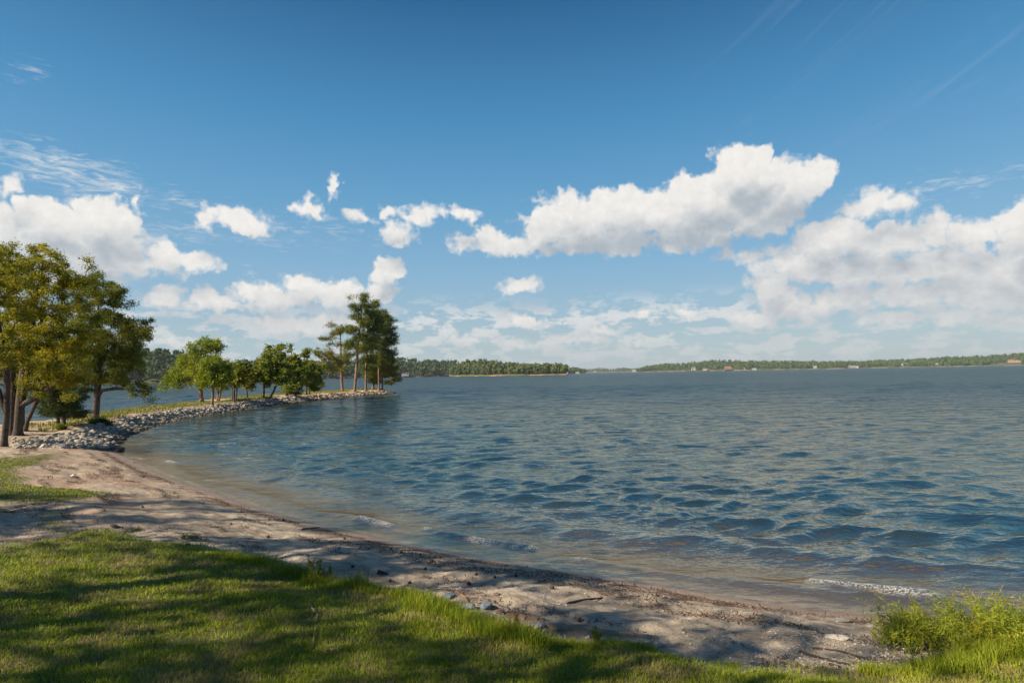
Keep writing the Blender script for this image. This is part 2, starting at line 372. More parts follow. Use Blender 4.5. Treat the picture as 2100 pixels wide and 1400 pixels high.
def water_material():
    m, t, out = material('water'); P = obj_pos(t)
    dep = t.attr('depth'); foam = t.attr('foam')
    sc = t.v('MULTIPLY', P, (.38, 1.0, 1.0)); rt = t.node('ShaderNodeVectorRotate', {'Vector': P, 'Angle': R(14)}, rotation_type='Z_AXIS').outputs[0]
    s2 = t.v('MULTIPLY', rt, (.36, 1.0, 1.0))
    calm = t.mr(dep, 0.0, .30, .45, 1.0)
    dist = t.v('LENGTH', P)
    h = t.m('MULTIPLY', t.noise(sc, 9.0, 3, .55, .3), .026)
    h = t.m('ADD', h, t.m('MULTIPLY', t.noise(s2, 3.0, 4, .6, .4), .062))
    farw = t.mr(dist, 14, 60)
    h = t.m('ADD', h, t.m('MULTIPLY', t.m('MULTIPLY', t.noise(sc, .8, 3, .6, .3), .75), farw))
    h = t.m('ADD', h, t.m('MULTIPLY', t.m('MULTIPLY', t.noise(s2, .16, 3, .6, .3), 3.2), t.mr(dist, 60, 300)))
    bn = t.node('ShaderNodeBump', {'Height': h, 'Strength': calm, 'Distance': 1.0}).outputs[0]
    body = t.mix(t.mr(dep, .10, .48), (.165, .122, .072), (.018, .037, .034))
    dif = t.node('ShaderNodeBsdfDiffuse', {'Color': body, 'Normal': bn}).outputs[0]
    clr = t.node('ShaderNodeBsdfTransparent', {'Color': (.90, .84, .70, 1)}).outputs[0]
    turb = t.m('SUBTRACT', 1.0, t.m('POWER', 2.71828, t.m('MULTIPLY', dep, -4.5)))
    bd = t.node('ShaderNodeMixShader', {0: turb, 1: clr, 2: dif}).outputs[0]
    gl = t.node('ShaderNodeBsdfGlossy', {'Color': t.mix(t.mr(dist, 15, 100), (.80, .70, .54), (.64, .70, .70)), 'Roughness': t.mr(dist, 20, 150, .08, .15), 'Normal': bn}).outputs[0]
    fr = t.node('ShaderNodeFresnel', {'IOR': 1.33, 'Normal': bn}).outputs[0]
    fr = t.m('MULTIPLY', fr, t.m('MULTIPLY', t.mr(dist, 8, 110, .80, .46), t.mr(dep, .02, .28, .50, 1.0)))        # reflection cut with distance for small unmodelled waves, and by hand in the shallows
    sh = t.node('ShaderNodeMixShader', {0: fr, 1: bd, 2: gl}).outputs[0]
    fn = t.m('MULTIPLY', t.mr(t.noise(P, 34, 5, .75), .42, .66), t.m('MULTIPLY', t.m('MINIMUM', foam, 1.0), .85))
    fo = t.node('ShaderNodeBsdfDiffuse', {'Color': (.62, .62, .58, 1)}).outputs[0]
    t.put(out.inputs[0], t.node('ShaderNodeMixShader', {0: fn, 1: sh, 2: fo}).outputs[0]); return m

# ------------------------------------------------------------------ ground sheet
azf = np.concatenate([np.arange(-56, 56, .2), np.arange(56, 304, 4)])
x, y, q = polar(np.concatenate([[.05], geo(.4, 45, 1.009), geo(45, 125, 1.012), geo(125, 12000, 1.12)]), azf)
rr = np.hypot(x, y); nr = rr < 160
d = np.full(x.shape, -200.0); d[nr] = shore_d(x[nr], y[nr]); l = np.full(x.shape, -50.0); l[nr] = lawn_d(x[nr], y[nr])
z = ground_z(x, y, d, l)
GM = ground_material()
g = link('ground', mesh('ground', np.c_[x, y, z], [q], {'lawn': l, 'shore': d + .12 * fbm(x * 1.3, y * 1.3, 3, 3), 'spit': spit_w(x, y)}, True), GM); tag(g, kind='structure')

# ------------------------------------------------------------------ water
azf = np.concatenate([np.arange(-54, 54, .115), np.arange(54, 306, 4)])
x, y, q = polar(np.concatenate([geo(2.5, 40, 1.0045), geo(40, 130, 1.009), geo(130, 12000, 1.07)]), azf)
rr = np.hypot(x, y); nr = rr < 140
d = np.full(x.shape, 200.0); d[nr] = -shore_d(x[nr], y[nr])
cell = rr * .0048
wr = np.random.default_rng(11); z = np.zeros(x.shape)
wx = .9 * fbm(x * .25, y * .25, 3, 21); wy = .9 * fbm(x * .25, y * .25, 3, 22)
open_ = .12 + .88 * sstep(.3, 4.5, d)
for k in range(44):
    lam = 0.17 * (1.45 / .17) ** ((k + wr.random()) / 44)
    a = .0090 * lam ** .50; th = wr.normal(R(-9), R(15)); kx, ky = math.sin(th), math.cos(th)
    fade = np.clip((lam / cell - 3) / 4, 0, 1)
    env = .45 + 1.1 * vnoise(x / lam / 3.1 + 7 * k, y / lam / 2.3, k)
    ph = 2 * math.pi / lam * ((x + wx) * kx + (y + wy) * ky) + wr.random() * 6.28
    z += a * fade * env * (np.exp(1.1 * np.sin(ph)) - 1.32) * .62 * open_
for k in range(12):                                  # the longer waves that still show out on the open lake
    lam = 2.6 * (9 / 2.6) ** (k / 12); a = .0105 * lam ** .75; th = wr.normal(R(-9), R(15)); kx, ky = math.sin(th), math.cos(th)
    ph = 2 * math.pi / lam * ((x + wx) * kx + (y + wy) * ky) + wr.random() * 6.28
    z += a * sstep(14 * lam ** .5, 40 * lam ** .6, rr) * np.clip((lam / cell - 3) / 4, 0, 1) * (.3 + 1.3 * vnoise(x / lam / 2.2 + 5 * k, y / lam / 2, 300 + k)) * (np.exp(1.1 * np.sin(ph)) - 1.32) * .62 * open_
ph = 2 * math.pi * (d + .55 * fbm(x * .22, y * .22, 2, 31) + .25 * fbm(x * .9, y * .9, 2, 33)) / 1.75
sw = sstep(.2, .9, d) * (1 - sstep(4.5, 10, d)) * np.clip(.25 + 1.5 * vnoise(x * .23, y * .23 + d * .3, 35), 0, 1.3) * (1 - sstep(18, 26, rr))
z += .042 * sw * (np.exp(1.3 * np.sin(ph)) - 1.5) * .6
foam = np.zeros(x.shape)
for seg, st, hh in (([(738, 1062), (770, 1070), (800, 1076)], .8, .05), ([(876, 1080), (910, 1092), (960, 1101), (1030, 1110), (1090, 1117)], 1.0, .075), ([(1668, 1186), (1720, 1197), (1800, 1208), (1905, 1216)], .9, .07),
                    ([(272, 937), (290, 939)], .7, .04), ([(345, 943), (362, 947)], .9, .05), ([(425, 981), (450, 982)], .4, .03), ([(1190, 1140), (1215, 1144)], .4, .03)):
    pts = np.array([hit_z(*p, .05) for p in seg]); nn = rr < 32
    dd = np.full(x.shape, 9.0)
    for A, B in zip(pts[:-1], pts[1:]):
        e = B - A; tt = np.clip(((x[nn] - A[0]) * e[0] + (y[nn] - A[1]) * e[1]) / (e @ e), 0, 1)
        dd[nn] = np.minimum(dd[nn], np.hypot(x[nn] - A[0] - tt * e[0], y[nn] - A[1] - tt * e[1]))
    wv = .15 * fbm(x[nn] * 3, y[nn] * 3, 2, 50)
    foam[nn] = np.maximum(foam[nn], st * (1 - sstep(.03, .22, dd[nn] + wv)))
    z[nn] += hh * np.exp(-(dd[nn] / .13) ** 2)
edge = (1 - sstep(0, .1, np.abs(d - .07 - .05 * fbm(x * 2, y * 2, 2, 8)))) * (rr < 30) * vnoise(x * 1.5, y * 1.5, 61) * .6
foam = np.maximum(foam, edge)
z = np.where(d < 0, np.minimum(z, .0), z) + .006
z = np.where(d < -1.5, -.3, z)                      # the sheet dives under the shore
dep = np.where(rr < 140, np.maximum(-base_z(x, y, -d), 0) + np.clip(z, -.1, .2), 3.0)
keep = (d[q] > -2.5).any(1)
wa = link('water', mesh('water', np.c_[x, y, z], [q[keep]], {'depth': np.clip(dep, 0, 3), 'foam': foam}, True), water_material()); tag(wa, kind='structure')

# ------------------------------------------------------------------ plants and trees
def frusta(segs, sides=5):
    """segs: rows of p0(3), p1(3), r0, r1 -> verts, quads"""
    s = np.asarray(segs, float); p0, p1, r0, r1 = s[:, :3], s[:, 3:6], s[:, 6], s[:, 7]
    d = p1 - p0; d /= np.linalg.norm(d, axis=1, keepdims=True) + 1e-9
    ref = np.where(np.abs(d[:, 2:3]) > .9, [[1., 0, 0]], [[0, 0, 1.]])
    a = np.cross(d, ref); a /= np.linalg.norm(a, axis=1, keepdims=True); b = np.cross(d, a)
    th = np.arange(sides) * 2 * math.pi / sides
    c = a[:, None, :] * np.cos(th)[None, :, None] + b[:, None, :] * np.sin(th)[None, :, None]
    V = np.concatenate([p0[:, None] + c * r0[:, None, None], p1[:, None] + c * r1[:, None, None]], 1).reshape(-1, 3)
    k = np.arange(sides); k2 = (k + 1) % sides
    f = np.stack([k, k2, k2 + sides, k + sides], -1)[None] + (np.arange(len(s)) * 2 * sides)[:, None, None]
    return V, f.reshape(-1, 4)
def cards(C, L, W, rg, up=.35, fold=.15, dirs=None):
    """leaf shaped quads at C with random directions"""
    n = len(C); a = rg.normal(size=(n, 3)); a[:, 2] *= .7
    if dirs is not None: a = dirs + .35 * rg.normal(size=(n, 3))
    a /= np.linalg.norm(a, axis=1, keepdims=True)
    m = rg.normal(size=(n, 3)); m[:, 2] += up * 3; b = np.cross(a, m); b /= np.linalg.norm(b, axis=1, keepdims=True) + 1e-9
    nn = np.cross(a, b); L = np.broadcast_to(L, n)[:, None] * rg.uniform(.7, 1.25, (n, 1)); W = np.broadcast_to(W, n)[:, None] * rg.uniform(.8, 1.2, (n, 1))
    V = np.stack([C, C + a * L * .45 + b * W * .5 + nn * L * fold, C + a * L, C + a * L * .45 - b * W * .5 + nn * L * fold], 1).reshape(-1, 3)
    return V, np.arange(4 * n).reshape(-1, 4)
def skeleton(trunk, clumps, r0, rg, tip=.006, low=.25, sag=.1):
    """trunk: polyline; clumps: points each joined to the nearest suitable wood -> frusta rows"""
    trunk = np.asarray(trunk, float); T = []
    for A, B in zip(trunk[:-1], trunk[1:]):
        k = max(1, int(np.linalg.norm(B - A) / .35))
        for i in range(k): T.append(A + (B - A) * i / k)
    T.append(trunk[-1]); P = [np.array(p) for p in T]; par = [-1] + list(range(len(T) - 1)); n0 = len(T)
    ztop = max(p[2] for p in P); zlow = P[0][2] + low * (ztop - P[0][2]); ends = []
    order = np.argsort([min(np.linalg.norm(c - p) for p in P[::2]) for c in clumps])
    for ci in order:
        c = clumps[ci]; A = np.array(P); dd = np.linalg.norm(A - c, axis=1)
        cost = dd + 1.1 * np.maximum(A[:, 2] - c[2] + .15 * dd, 0) + np.where((np.arange(len(A)) < n0) & (A[:, 2] < zlow), 50, 0) + .12 * np.linalg.norm(A - P[0], axis=1)
        j = int(np.argmin(cost)); L = dd[j]; k = max(2, int(L / .45)); last = j; off = rg.normal(size=3) * .09 * L
        for i in range(1, k + 1):
            t = i / k; P.append(P[j] + (c - P[j]) * t + off * math.sin(t * math.pi) + np.array([0, 0, sag * L * math.sin(t * math.pi)])); par.append(last); last = len(P) - 1
        ends.append(last)
    cnt = np.zeros(len(P)); cnt[ends] = 1; cnt[n0 - 1] += 1
    for i in range(len(P) - 1, 0, -1): cnt[par[i]] += cnt[i]
    rad = tip + (r0 - tip) * ((cnt - 1) / max(cnt[0] - 1, 1)) ** .55
    for i in range(n0): rad[i] = max(rad[i], r0 * (1 - .86 * i / n0) * .85)
    seg = []
    for i in range(1, len(P)):
        a, b = rad[par[i]], rad[i]
        if par[i] < n0 <= i: a = min(a, b * 1.5)
        seg.append([*P[par[i]], *P[i], a, b])
    fl = P[0] - np.array([0, 0, .25]); seg.append([*fl, *(P[0] + np.array([0, 0, .30])), r0 * 1.75, r0 * .98])
    return seg
def sample_blobs(blobs, n, rg, shell=.5):
    vol = np.array([abs(b[3] * b[4] * b[5]) ** .7 for b in blobs]); pick = rg.choice(len(blobs), n, p=vol / vol.sum())
    u = rg.normal(size=(n, 3)); u /= np.linalg.norm(u, axis=1, keepdims=True); r = (shell + (1 - shell) * rg.random(n) ** .7) * (1 + .30 * (rg.random(n) < .16))
    B = np.array(blobs); return B[pick, :3] + u * r[:, None] * B[pick, 3:6]
def tree(name, label, B, trunk, blobs, nc, lpc, leaf, cr, lm, bm, r0, group=None, seed=0, low=.25, flat=.7, extra=None, sides=6, cat='tree', up=.35, shell=.5):
    """B: base in the world; trunk and blobs in metres relative to it"""
    rg = np.random.default_rng(seed); e = empty(name, B); tag(e, label, cat, group)
    cl = sample_blobs(blobs, nc, rg, shell)
    seg = skeleton(trunk, cl, r0, rg, low=low)
    for xt in (extra or []):
        for A, C in zip(xt[:-1], xt[1:]): seg.append([*A[:3], *C[:3], A[3], C[3]])
    V, q = frusta(seg, sides); link('trunk', mesh('trunk', V, [q], smooth=True), bm, e)
    n = nc * lpc; c = np.repeat(cl, lpc, 0); csz = np.repeat(rg.uniform(.6, 1.35, nc), lpc) * cr
    g = rg.normal(size=(n, 3)) * .52; g[:, 2] *= flat; C = c + g * csz[:, None]
    V, q = cards(C, leaf[0], leaf[1], rg, up=up); link('crown', mesh('crown', V, [q]), lm, e)
    return e
def px_tree(name, label, base, trunk, blobs, nc, lpc, leaf, cr, lm, bm, wpx, depth=.8, **k):
    """the same, measured off the photograph: pixels at the distance of the base"""
    B = hit(*base); s = B[1] * math.cos(PITCH) / FPX; B[2] -= .03
    def off(x, y): v = Rv * ((x - base[0]) * s) + Uv * ((base[1] - y) * s); return [v.x, 0.0, v.z]
    tr = [off(*p) for p in trunk]
    bl = [off(b[0], b[1]) + [b[2] * s, min(b[2], b[3] * 1.6) * s * depth, b[3] * s] for b in blobs]
    for i, b in enumerate(bl): b[1] += (random.Random(i + int(base[0])).random() - .5) * .5 * b[4]
    nc = int(nc * 1.5); cr *= .74
    ex = k.pop('limbs', None); exw = [[off(p[0], p[1]) + [p[2] * s] for p in l_] for l_ in ex] if ex else None
    return tree(name, label, B, tr, bl, nc, lpc, leaf, cr, lm, bm, wpx * s / 2, extra=exw, **k)

BARK = simple('bark_grey_brown', (.080, .060, .045), (.038, .028, .022), 9, .95, .02, 22)
BARKP = simple('bark_pine', (.24, .14, .09), (.10, .065, .045), 3, .95, .03, 8)
BARKD = simple('bark_dark', (.09, .065, .048), (.05, .038, .03), 9, .95, .02, 22)
GOLD = leafmat('leaves_golden', ((.09, .105, .010), (.24, .235, .014), (.46, .37, .02)), .38, .55)
OLIVE = leafmat('leaves_olive', ((.050, .080, .012), (.14, .16, .014), (.30, .28, .018)), .36, .6)
DARK = leafmat('leaves_dark', ((.025, .045, .012), (.05, .08, .016), (.09, .11, .02)), .25, .8)
BRIGHT = leafmat('needles_bright', ((.07, .12, .012), (.17, .22, .016), (.32, .33, .02)), .35, .6)
MIDG = leafmat('leaves_mid_green', ((.055, .095, .014), (.14, .18, .018), (.28, .28, .026)), .33, .5)
PINE = leafmat('needles_pine', ((.042, .072, .014), (.10, .135, .018), (.21, .21, .028)), .28, .35)
PINEW = leafmat('needles_pine_worn', ((.09, .11, .02), (.17, .17, .025), (.27, .22, .04)), .3, .35)
# the three big golden oaks and their company on the left
GL = 'golden leaved trees at the left of the beach'
px_tree('oak_tree', 'golden oak leaning in from the left edge with a thin front trunk on the sand', (8, 914), [(8, 914), (10, 850), (8, 780), (-6, 700), (-30, 600)],
        [(-60, 640, 110, 110), (-20, 560, 70, 60), (10, 735, 65, 40), (-90, 740, 90, 60)], 136, 190, (.085, .05), .34, GOLD, BARK, 11, seed=1, group=GL, low=.45, limbs=[[(9, 850, 5), (-8, 800, 4), (-40, 760, 3)]])
px_tree('oak_tree', 'tallest golden oak with a thick double trunk behind the first rocks', (36, 893), [(36, 893), (38, 820), (44, 740), (58, 640), (70, 540)],
        [(60, 590, 105, 75), (110, 660, 95, 70), (30, 680, 90, 60), (120, 560, 55, 45), (40, 530, 60, 35), (130, 740, 60, 45), (90, 790, 60, 22), (150, 800, 30, 18)], 264, 190, (.085, .05), .36, GOLD, BARK, 16, seed=2, group=GL, low=.35,
        limbs=[[(40, 835, 6), (52, 740, 5), (30, 640, 3)], [(37, 832, 6), (70, 815, 5.5), (100, 795, 4.5), (128, 770, 3)], [(24, 893, 8), (22, 800, 7), (10, 700, 4)]])
px_tree('oak_tree', 'broad olive oak with one drooping side branch, standing alone on the sandy neck', (196, 858), [(196, 858), (197, 800), (200, 740), (196, 670), (190, 600)],
        [(195, 690, 85, 60), (250, 690, 52, 45), (200, 620, 55, 45), (225, 745, 60, 40), (255, 730, 40, 30), (290, 800, 30, 14), (250, 785, 35, 12), (215, 600, 40, 30), (150, 700, 60, 60), (160, 590, 40, 40), (270, 690, 36, 22), (225, 765, 60, 24), (165, 790, 40, 24), (310, 815, 14, 8)], 288, 170, (.10, .06), .42, OLIVE, BARK, 12, seed=3, group=GL, low=.3,
        limbs=[[(197, 815, 4.5), (205, 800, 4), (235, 796, 3.5), (270, 798, 2.4), (300, 806, 1.5)]])
px_tree('oak_tree', 'slender forked tree with pale trunks splitting low over the rocks', (52, 884), [(52, 884), (55, 862), (68, 830), (84, 800), (100, 770)],
        [(95, 765, 40, 30), (60, 760, 40, 30), (130, 780, 30, 20)], 70, 130, (.085, .05), .34, OLIVE, BARK, 7, seed=4, group=GL, low=.6,
        limbs=[[(46, 884, 4), (44, 840, 3.5), (48, 790, 2.5)], [(56, 862, 3.5), (66, 838, 3), (72, 826, 2.5), (62, 780, 2)]])
for nm, lb, b, tr, bl, sd in (('cedar_tree', 'low dark cedar nearest the rocks with a bare foot trunk', (131, 877), [(131, 877), (130, 840), (126, 790)], [(130, 815, 44, 34), (140, 845, 44, 14), (118, 780, 30, 26)], 5),
                              ('cedar_tree', 'low dark cedar left of its twin, spreading over the sand', (119, 873), [(119, 873), (118, 840), (112, 800)], [(108, 838, 28, 18), (100, 812, 26, 24), (112, 785, 20, 22)], 6)):
    px_tree(nm, lb, b, tr, bl, 110, 120, (.09, .035), .33, DARK, BARKD, 6, seed=sd, group='dark cedars under the oaks', low=.2, flat=.5)
px_tree('small_bush', 'dark leafy bush growing out of the grey rocks', (200, 868), [(200, 868), (202, 862), (204, 858)], [(202, 862, 18, 8), (218, 868, 12, 6)], 30, 60, (.09, .05), .22, DARK, BARKD, 2, seed=7, cat='bush')
px_tree('small_bush', 'tiny bright green bush between the sand and the rocks', (124, 881), [(124, 881), (124, 877), (125, 873)], [(124, 875, 8, 6)], 14, 50, (.07, .04), .15, BRIGHT, BARKD, 1, seed=8, cat='bush')

# trees along the spit
SG = 'trees along the rocky spit'
px_tree('pine_tree', 'bright green leaning pine, first tree on the spit, trunk bent to the left', (413, 824), [(413, 824), (410, 795), (398, 780), (400, 750), (410, 715)],
        [(412, 712, 40, 16), (440, 712, 14, 16), (382, 765, 38, 24), (360, 778, 28, 14), (400, 740, 40, 22), (345, 795, 14, 6), (355, 775, 20, 10)], 106, 55, (.36, .08), 0.52, BRIGHT, BARKP, 8, seed=11, group=SG, low=.3, flat=.8)
px_tree('pine_tree', 'small bright green pine with a round crown in front of the leaning one', (435, 829), [(435, 829), (436, 800), (436, 770), (434, 735)],
        [(434, 762, 34, 26), (430, 745, 26, 18), (450, 775, 24, 18), (425, 778, 22, 14)], 85, 55, (.34, .08), 0.47, BRIGHT, BARKP, 5, seed=12, group=SG, low=.3, flat=.8)
px_tree('pine_tree', 'twin slim trunks under a thin green crown behind the small round pine', (446, 821), [(446, 821), (447, 800), (455, 770), (462, 745)],
        [(462, 762, 20, 22), (455, 790, 14, 8)], 35, 45, (.34, .08), 0.47, MIDG, BARKP, 4, seed=13, group=SG, low=.3, limbs=[[(449, 821, 2), (453, 795, 1.6), (458, 775, 1.2)]])
px_tree('oak_tree', 'brownish tree on a cluster of dark stems, third along the spit', (480, 824), [(480, 824), (479, 800), (480, 775), (484, 745)],
        [(488, 768, 24, 22), (498, 760, 20, 16), (478, 780, 16, 14)], 57, 45, (.30, .15), 0.43, OLIVE, BARKD, 4, seed=14, group=SG, low=.35, limbs=[[(483, 824, 1.8), (485, 795, 1.5), (494, 770, 1)], [(477, 824, 1.5), (476, 800, 1.3), (470, 775, 1)]])
px_tree('oak_tree', 'small russet tree with a single pale stem and sagging twigs', (507, 816), [(507, 816), (505, 795), (508, 770), (510, 750)],
        [(512, 768, 18, 18), (505, 785, 16, 10)], 35, 40, (.30, .15), 0.43, OLIVE, BARK, 3, seed=15, group=SG, low=.3)
px_tree('oak_tree', 'yellow green sapling with a straight stem, left of the leaning trunk', (541, 816), [(541, 816), (541, 795), (540, 770), (538, 745)],
        [(540, 760, 18, 22), (545, 780, 14, 10)], 35, 40, (.32, .16), 0.47, MIDG, BARK, 3.5, seed=16, group=SG, low=.3)
px_tree('oak_tree', 'tree on a trunk slanting to the right with upright leafy spires', (552, 819), [(552, 819), (560, 803), (566, 788), (562, 755), (556, 722)],
        [(555, 745, 24, 26), (551, 718, 8, 12), (572, 765, 26, 20), (575, 718, 8, 14), (567, 712, 5, 10)], 78, 47, (.34, .17), 0.47, MIDG, BARK, 4, seed=17, group=SG, low=.3)
px_tree('oak_tree', 'tallest leafy clump of the spit, three pointed tops above the dark cedar', (588, 812), [(588, 812), (588, 790), (590, 760), (596, 722)],
        [(590, 755, 26, 26), (577, 722, 8, 15), (596, 720, 7, 14), (612, 735, 12, 15), (625, 728, 7, 12), (610, 770, 24, 20), (600, 790, 22, 14)], 106, 50, (.34, .17), 0.47, MIDG, BARKD, 5, seed=18, group=SG, low=.25)
px_tree('cedar_tree', 'dark cone shaped cedar in the thicket at the middle of the spit', (606, 813), [(606, 813), (606, 800), (607, 785), (607, 770)],
        [(606, 800, 17, 10), (607, 787, 12, 9), (607, 777, 7, 8)], 42, 45, (.2, .06), 0.33, DARK, BARKD, 3, seed=19, group=SG, low=.1)
px_tree('oak_tree', 'rounded green tree on two thin stems at the right end of the thicket', (628, 809), [(628, 809), (628, 790), (632, 765), (636, 745)],
        [(634, 765, 24, 22), (640, 780, 20, 16), (625, 748, 14, 14), (645, 795, 12, 8)], 78, 47, (.34, .17), 0.47, MIDG, BARKD, 4, seed=20, group=SG, low=.25, limbs=[[(634, 808, 1.8), (637, 790, 1.5), (642, 775, 1)]])
px_tree('sapling', 'thin pale sapling standing between the thicket and the first tall pine', (657, 806), [(657, 806), (658, 797), (659, 786)], [(659, 788, 5, 6)], 14, 30, (.16, .07), .3, PINEW, BARK, 1.2, seed=21, cat='sapling', low=.1)
PG = 'tall pines on the tip of the spit'
px_tree('pine_tree', 'shorter sparse pine left of the tall group with long bare side branches', (702, 801), [(702, 801), (700, 775), (698, 740), (697, 700), (695, 672)],
        [(678, 666, 17.5, 5.5), (698, 676, 12.5, 9.6), (674, 692, 25.0, 5.5), (684, 682, 12.5, 5.5), (684, 705, 17.5, 5.5), (664, 722, 25.0, 11.0), (680, 735, 27.5, 9.6), (705, 735, 17.5, 9.6), (675, 748, 27.5, 9.6), (695, 757, 27.5, 6.9), (655, 730, 12.5, 5.5), (708, 712, 10.0, 11.0)], 138, 60, (.36, .07), 0.65, PINEW, BARKP, 5.9, seed=22, group=PG, low=.25, flat=.6, shell=.3)
px_tree('pine_tree', 'tallest pine of the group, thin ragged top and a long bare trunk', (727, 803), [(727, 803), (730, 760), (733, 700), (738, 650), (742, 600)],
        [(742, 604, 10.0, 6.6), (714, 608, 4.0, 3.3), (745, 612, 8.0, 5.5), (722, 626, 9.0, 5.5), (742, 625, 12.0, 6.6), (730, 635, 12.0, 5.5), (767, 621, 9.0, 7.7), (756, 628, 8.0, 4.4), (728, 648, 13.0, 8.8), (745, 660, 14.0, 8.8), (722, 675, 15.0, 8.8), (738, 690, 16.0, 8.8), (722, 705, 14.0, 9.9), (716, 728, 14.0, 6.6), (740, 715, 14.0, 8.8)], 236, 46, (.34, .07), 0.7, PINE, BARKP, 5.5, seed=23, group=PG, low=.45, flat=.65, shell=.3)
px_tree('pine_tree', 'second tallest pine, right of the tallest, dense rounded top', (750, 803), [(750, 803), (750, 760), (751, 710), (753, 660), (757, 636)],
        [(757, 640, 19.2, 10.6), (757, 655, 22.8, 11.9), (760, 672, 24.0, 13.2), (755, 692, 24.0, 11.9), (757, 712, 19.2, 10.6), (752, 738, 18.0, 10.6), (748, 755, 16.8, 6.6)], 225, 47, (.34, .07), .6, PINE, BARKP, 4.7, seed=24, group=PG, low=.35, flat=.65, shell=.3)
px_tree('pine_tree', 'pine with the widest foot set back in the middle of the group', (765, 798), [(765, 798), (765, 760), (763, 710), (768, 660)],
        [(770, 660, 17.6, 15.2), (765, 700, 20.2, 15.2), (768, 735, 22.7, 13.7), (765, 755, 22.7, 13.7), (762, 772, 17.6, 12.2)], 177, 42, (.34, .07), .6, PINE, BARKP, 5.5, seed=25, group=PG, low=.2, flat=.65, shell=.3)
px_tree('pine_tree', 'dark full pine at the right of the group, foliage tiers stepping out', (777, 801), [(777, 801), (776, 760), (775, 710), (777, 660), (780, 640)],
        [(782, 645, 16.4, 12.2), (790, 658, 17.6, 12.2), (786, 675, 22.7, 12.2), (795, 688, 21.4, 9.1), (785, 702, 25.2, 12.2), (795, 697, 20.2, 6.1), (790, 722, 25.2, 12.2), (785, 740, 25.2, 12.2)], 363, 44, (.34, .07), .6, PINE, BARKP, 3.5, seed=26, group=PG, low=.3, flat=.6, shell=.3)
px_tree('pine_tree', 'young pine at the tip with yellowish boughs drooping over the stones', (784, 799), [(784, 799), (784, 775), (782, 750), (780, 725)],
        [(790, 755, 24, 7), (775, 765, 18, 8), (800, 768, 16, 4), (770, 780, 12, 6), (812, 777, 6, 3), (790, 740, 20, 8), (797, 784, 6, 3)], 120, 75, (.38, .09), 0.8, PINEW, BARKP, 3.5, seed=27, group=PG, low=.2, flat=.4, shell=.3)

# trees standing behind and beside the photographer: their shade lies on the lawn and beach
SH = 'shade trees round the lawn'
for i, (tx, ty, hh, rad, lb) in enumerate([(-12.5, 1.5, 10, 3.4, 'oak on the lawn just outside the left of the view'), (-15.5, -5.0, 12, 3.8, 'tall oak on the lawn behind the photographer'),
                                           (-8.5, -6.5, 11, 3.4, 'round oak on the lawn behind the photographer'), (-20.5, 2.5, 13, 3.6, 'tall oak standing farther left of the lawn'), (-11.0, -12.5, 14, 3.8, 'tallest oak at the back of the lawn'), (-4.5, -9.5, 11, 3.0, 'slim oak at the back of the lawn'), (-11.2, -2.4, 11, 3.0, 'thin crowned oak on the lawn close behind the photographer')]):
    rg2 = random.Random(i); bl = [(rg2.uniform(-.5, .5) * rad, rg2.uniform(-.5, .5) * rad, hh * rg2.uniform(.55, .85), rad * rg2.uniform(.5, .75), rad * rg2.uniform(.5, .75), hh * .16) for _ in range(6)]
    tree('oak_tree', lb, (tx, ty, float(ground_z(tx, ty)) - .05), [(0, 0, 0), (.1, 0, hh * .3), (-.1, .1, hh * .6), (0, 0, hh * .85)], bl, (56 if i < 6 else 20), 60, (.22, .13), .58, OLIVE, BARK, .2, seed=40 + i, group=SH, low=.3)

# ------------------------------------------------------------------ far shores
def canopy_bits(rg, n, lobes, hh):
    """unit tree (height 1): leaf faces over several lobes"""
    V = []; C = []
    for _ in range(lobes):
        c = np.array([rg.uniform(-.20, .20), rg.uniform(-.20, .20), rg.uniform(.22, .82)]); r = rg.uniform(.13, .22)
        u = rg.normal(size=(n // lobes, 3)); u /= np.linalg.norm(u, axis=1, keepdims=True); C.append(c + u * r * np.array([1, 1, .9])); V.append(u)
    C = np.concatenate(C); U = np.concatenate(V)
    a = np.cross(U, rg.normal(size=U.shape)); a /= np.linalg.norm(a, axis=1, keepdims=True); b = np.cross(U, a) ; s = hh
    tilt = U * rg.uniform(-.35, .35, (len(U), 1))
    Q = np.stack([C + (a + tilt) * s, C + b * s, C - (a + tilt) * s, C - b * s], 1)
    return Q.reshape(-1, 3)
def trunk_bits():
    V, q = frusta([[0, 0, -.1, 0, 0, .6, .022, .012]], 4); return V, q
def replicate(U, q, pos, sx, sz, rot):
    c, s = np.cos(rot), np.sin(rot); n = len(pos); x = U[:, 0][None] * c[:, None] - U[:, 1][None] * s[:, None]; y = U[:, 0][None] * s[:, None] + U[:, 1][None] * c[:, None]
    V = np.stack([pos[:, 0:1] + x * sx[:, None], pos[:, 1:2] + y * sx[:, None], pos[:, 2:3] + U[:, 2][None] * sz[:, None]], -1)
    return V.reshape(-1, 3), (q[None] + (np.arange(n) * len(U))[:, None, None]).reshape(-1, q.shape[1])
def hyz(px): return 747 + (2100 - px) * .018           # picture row of the true horizon
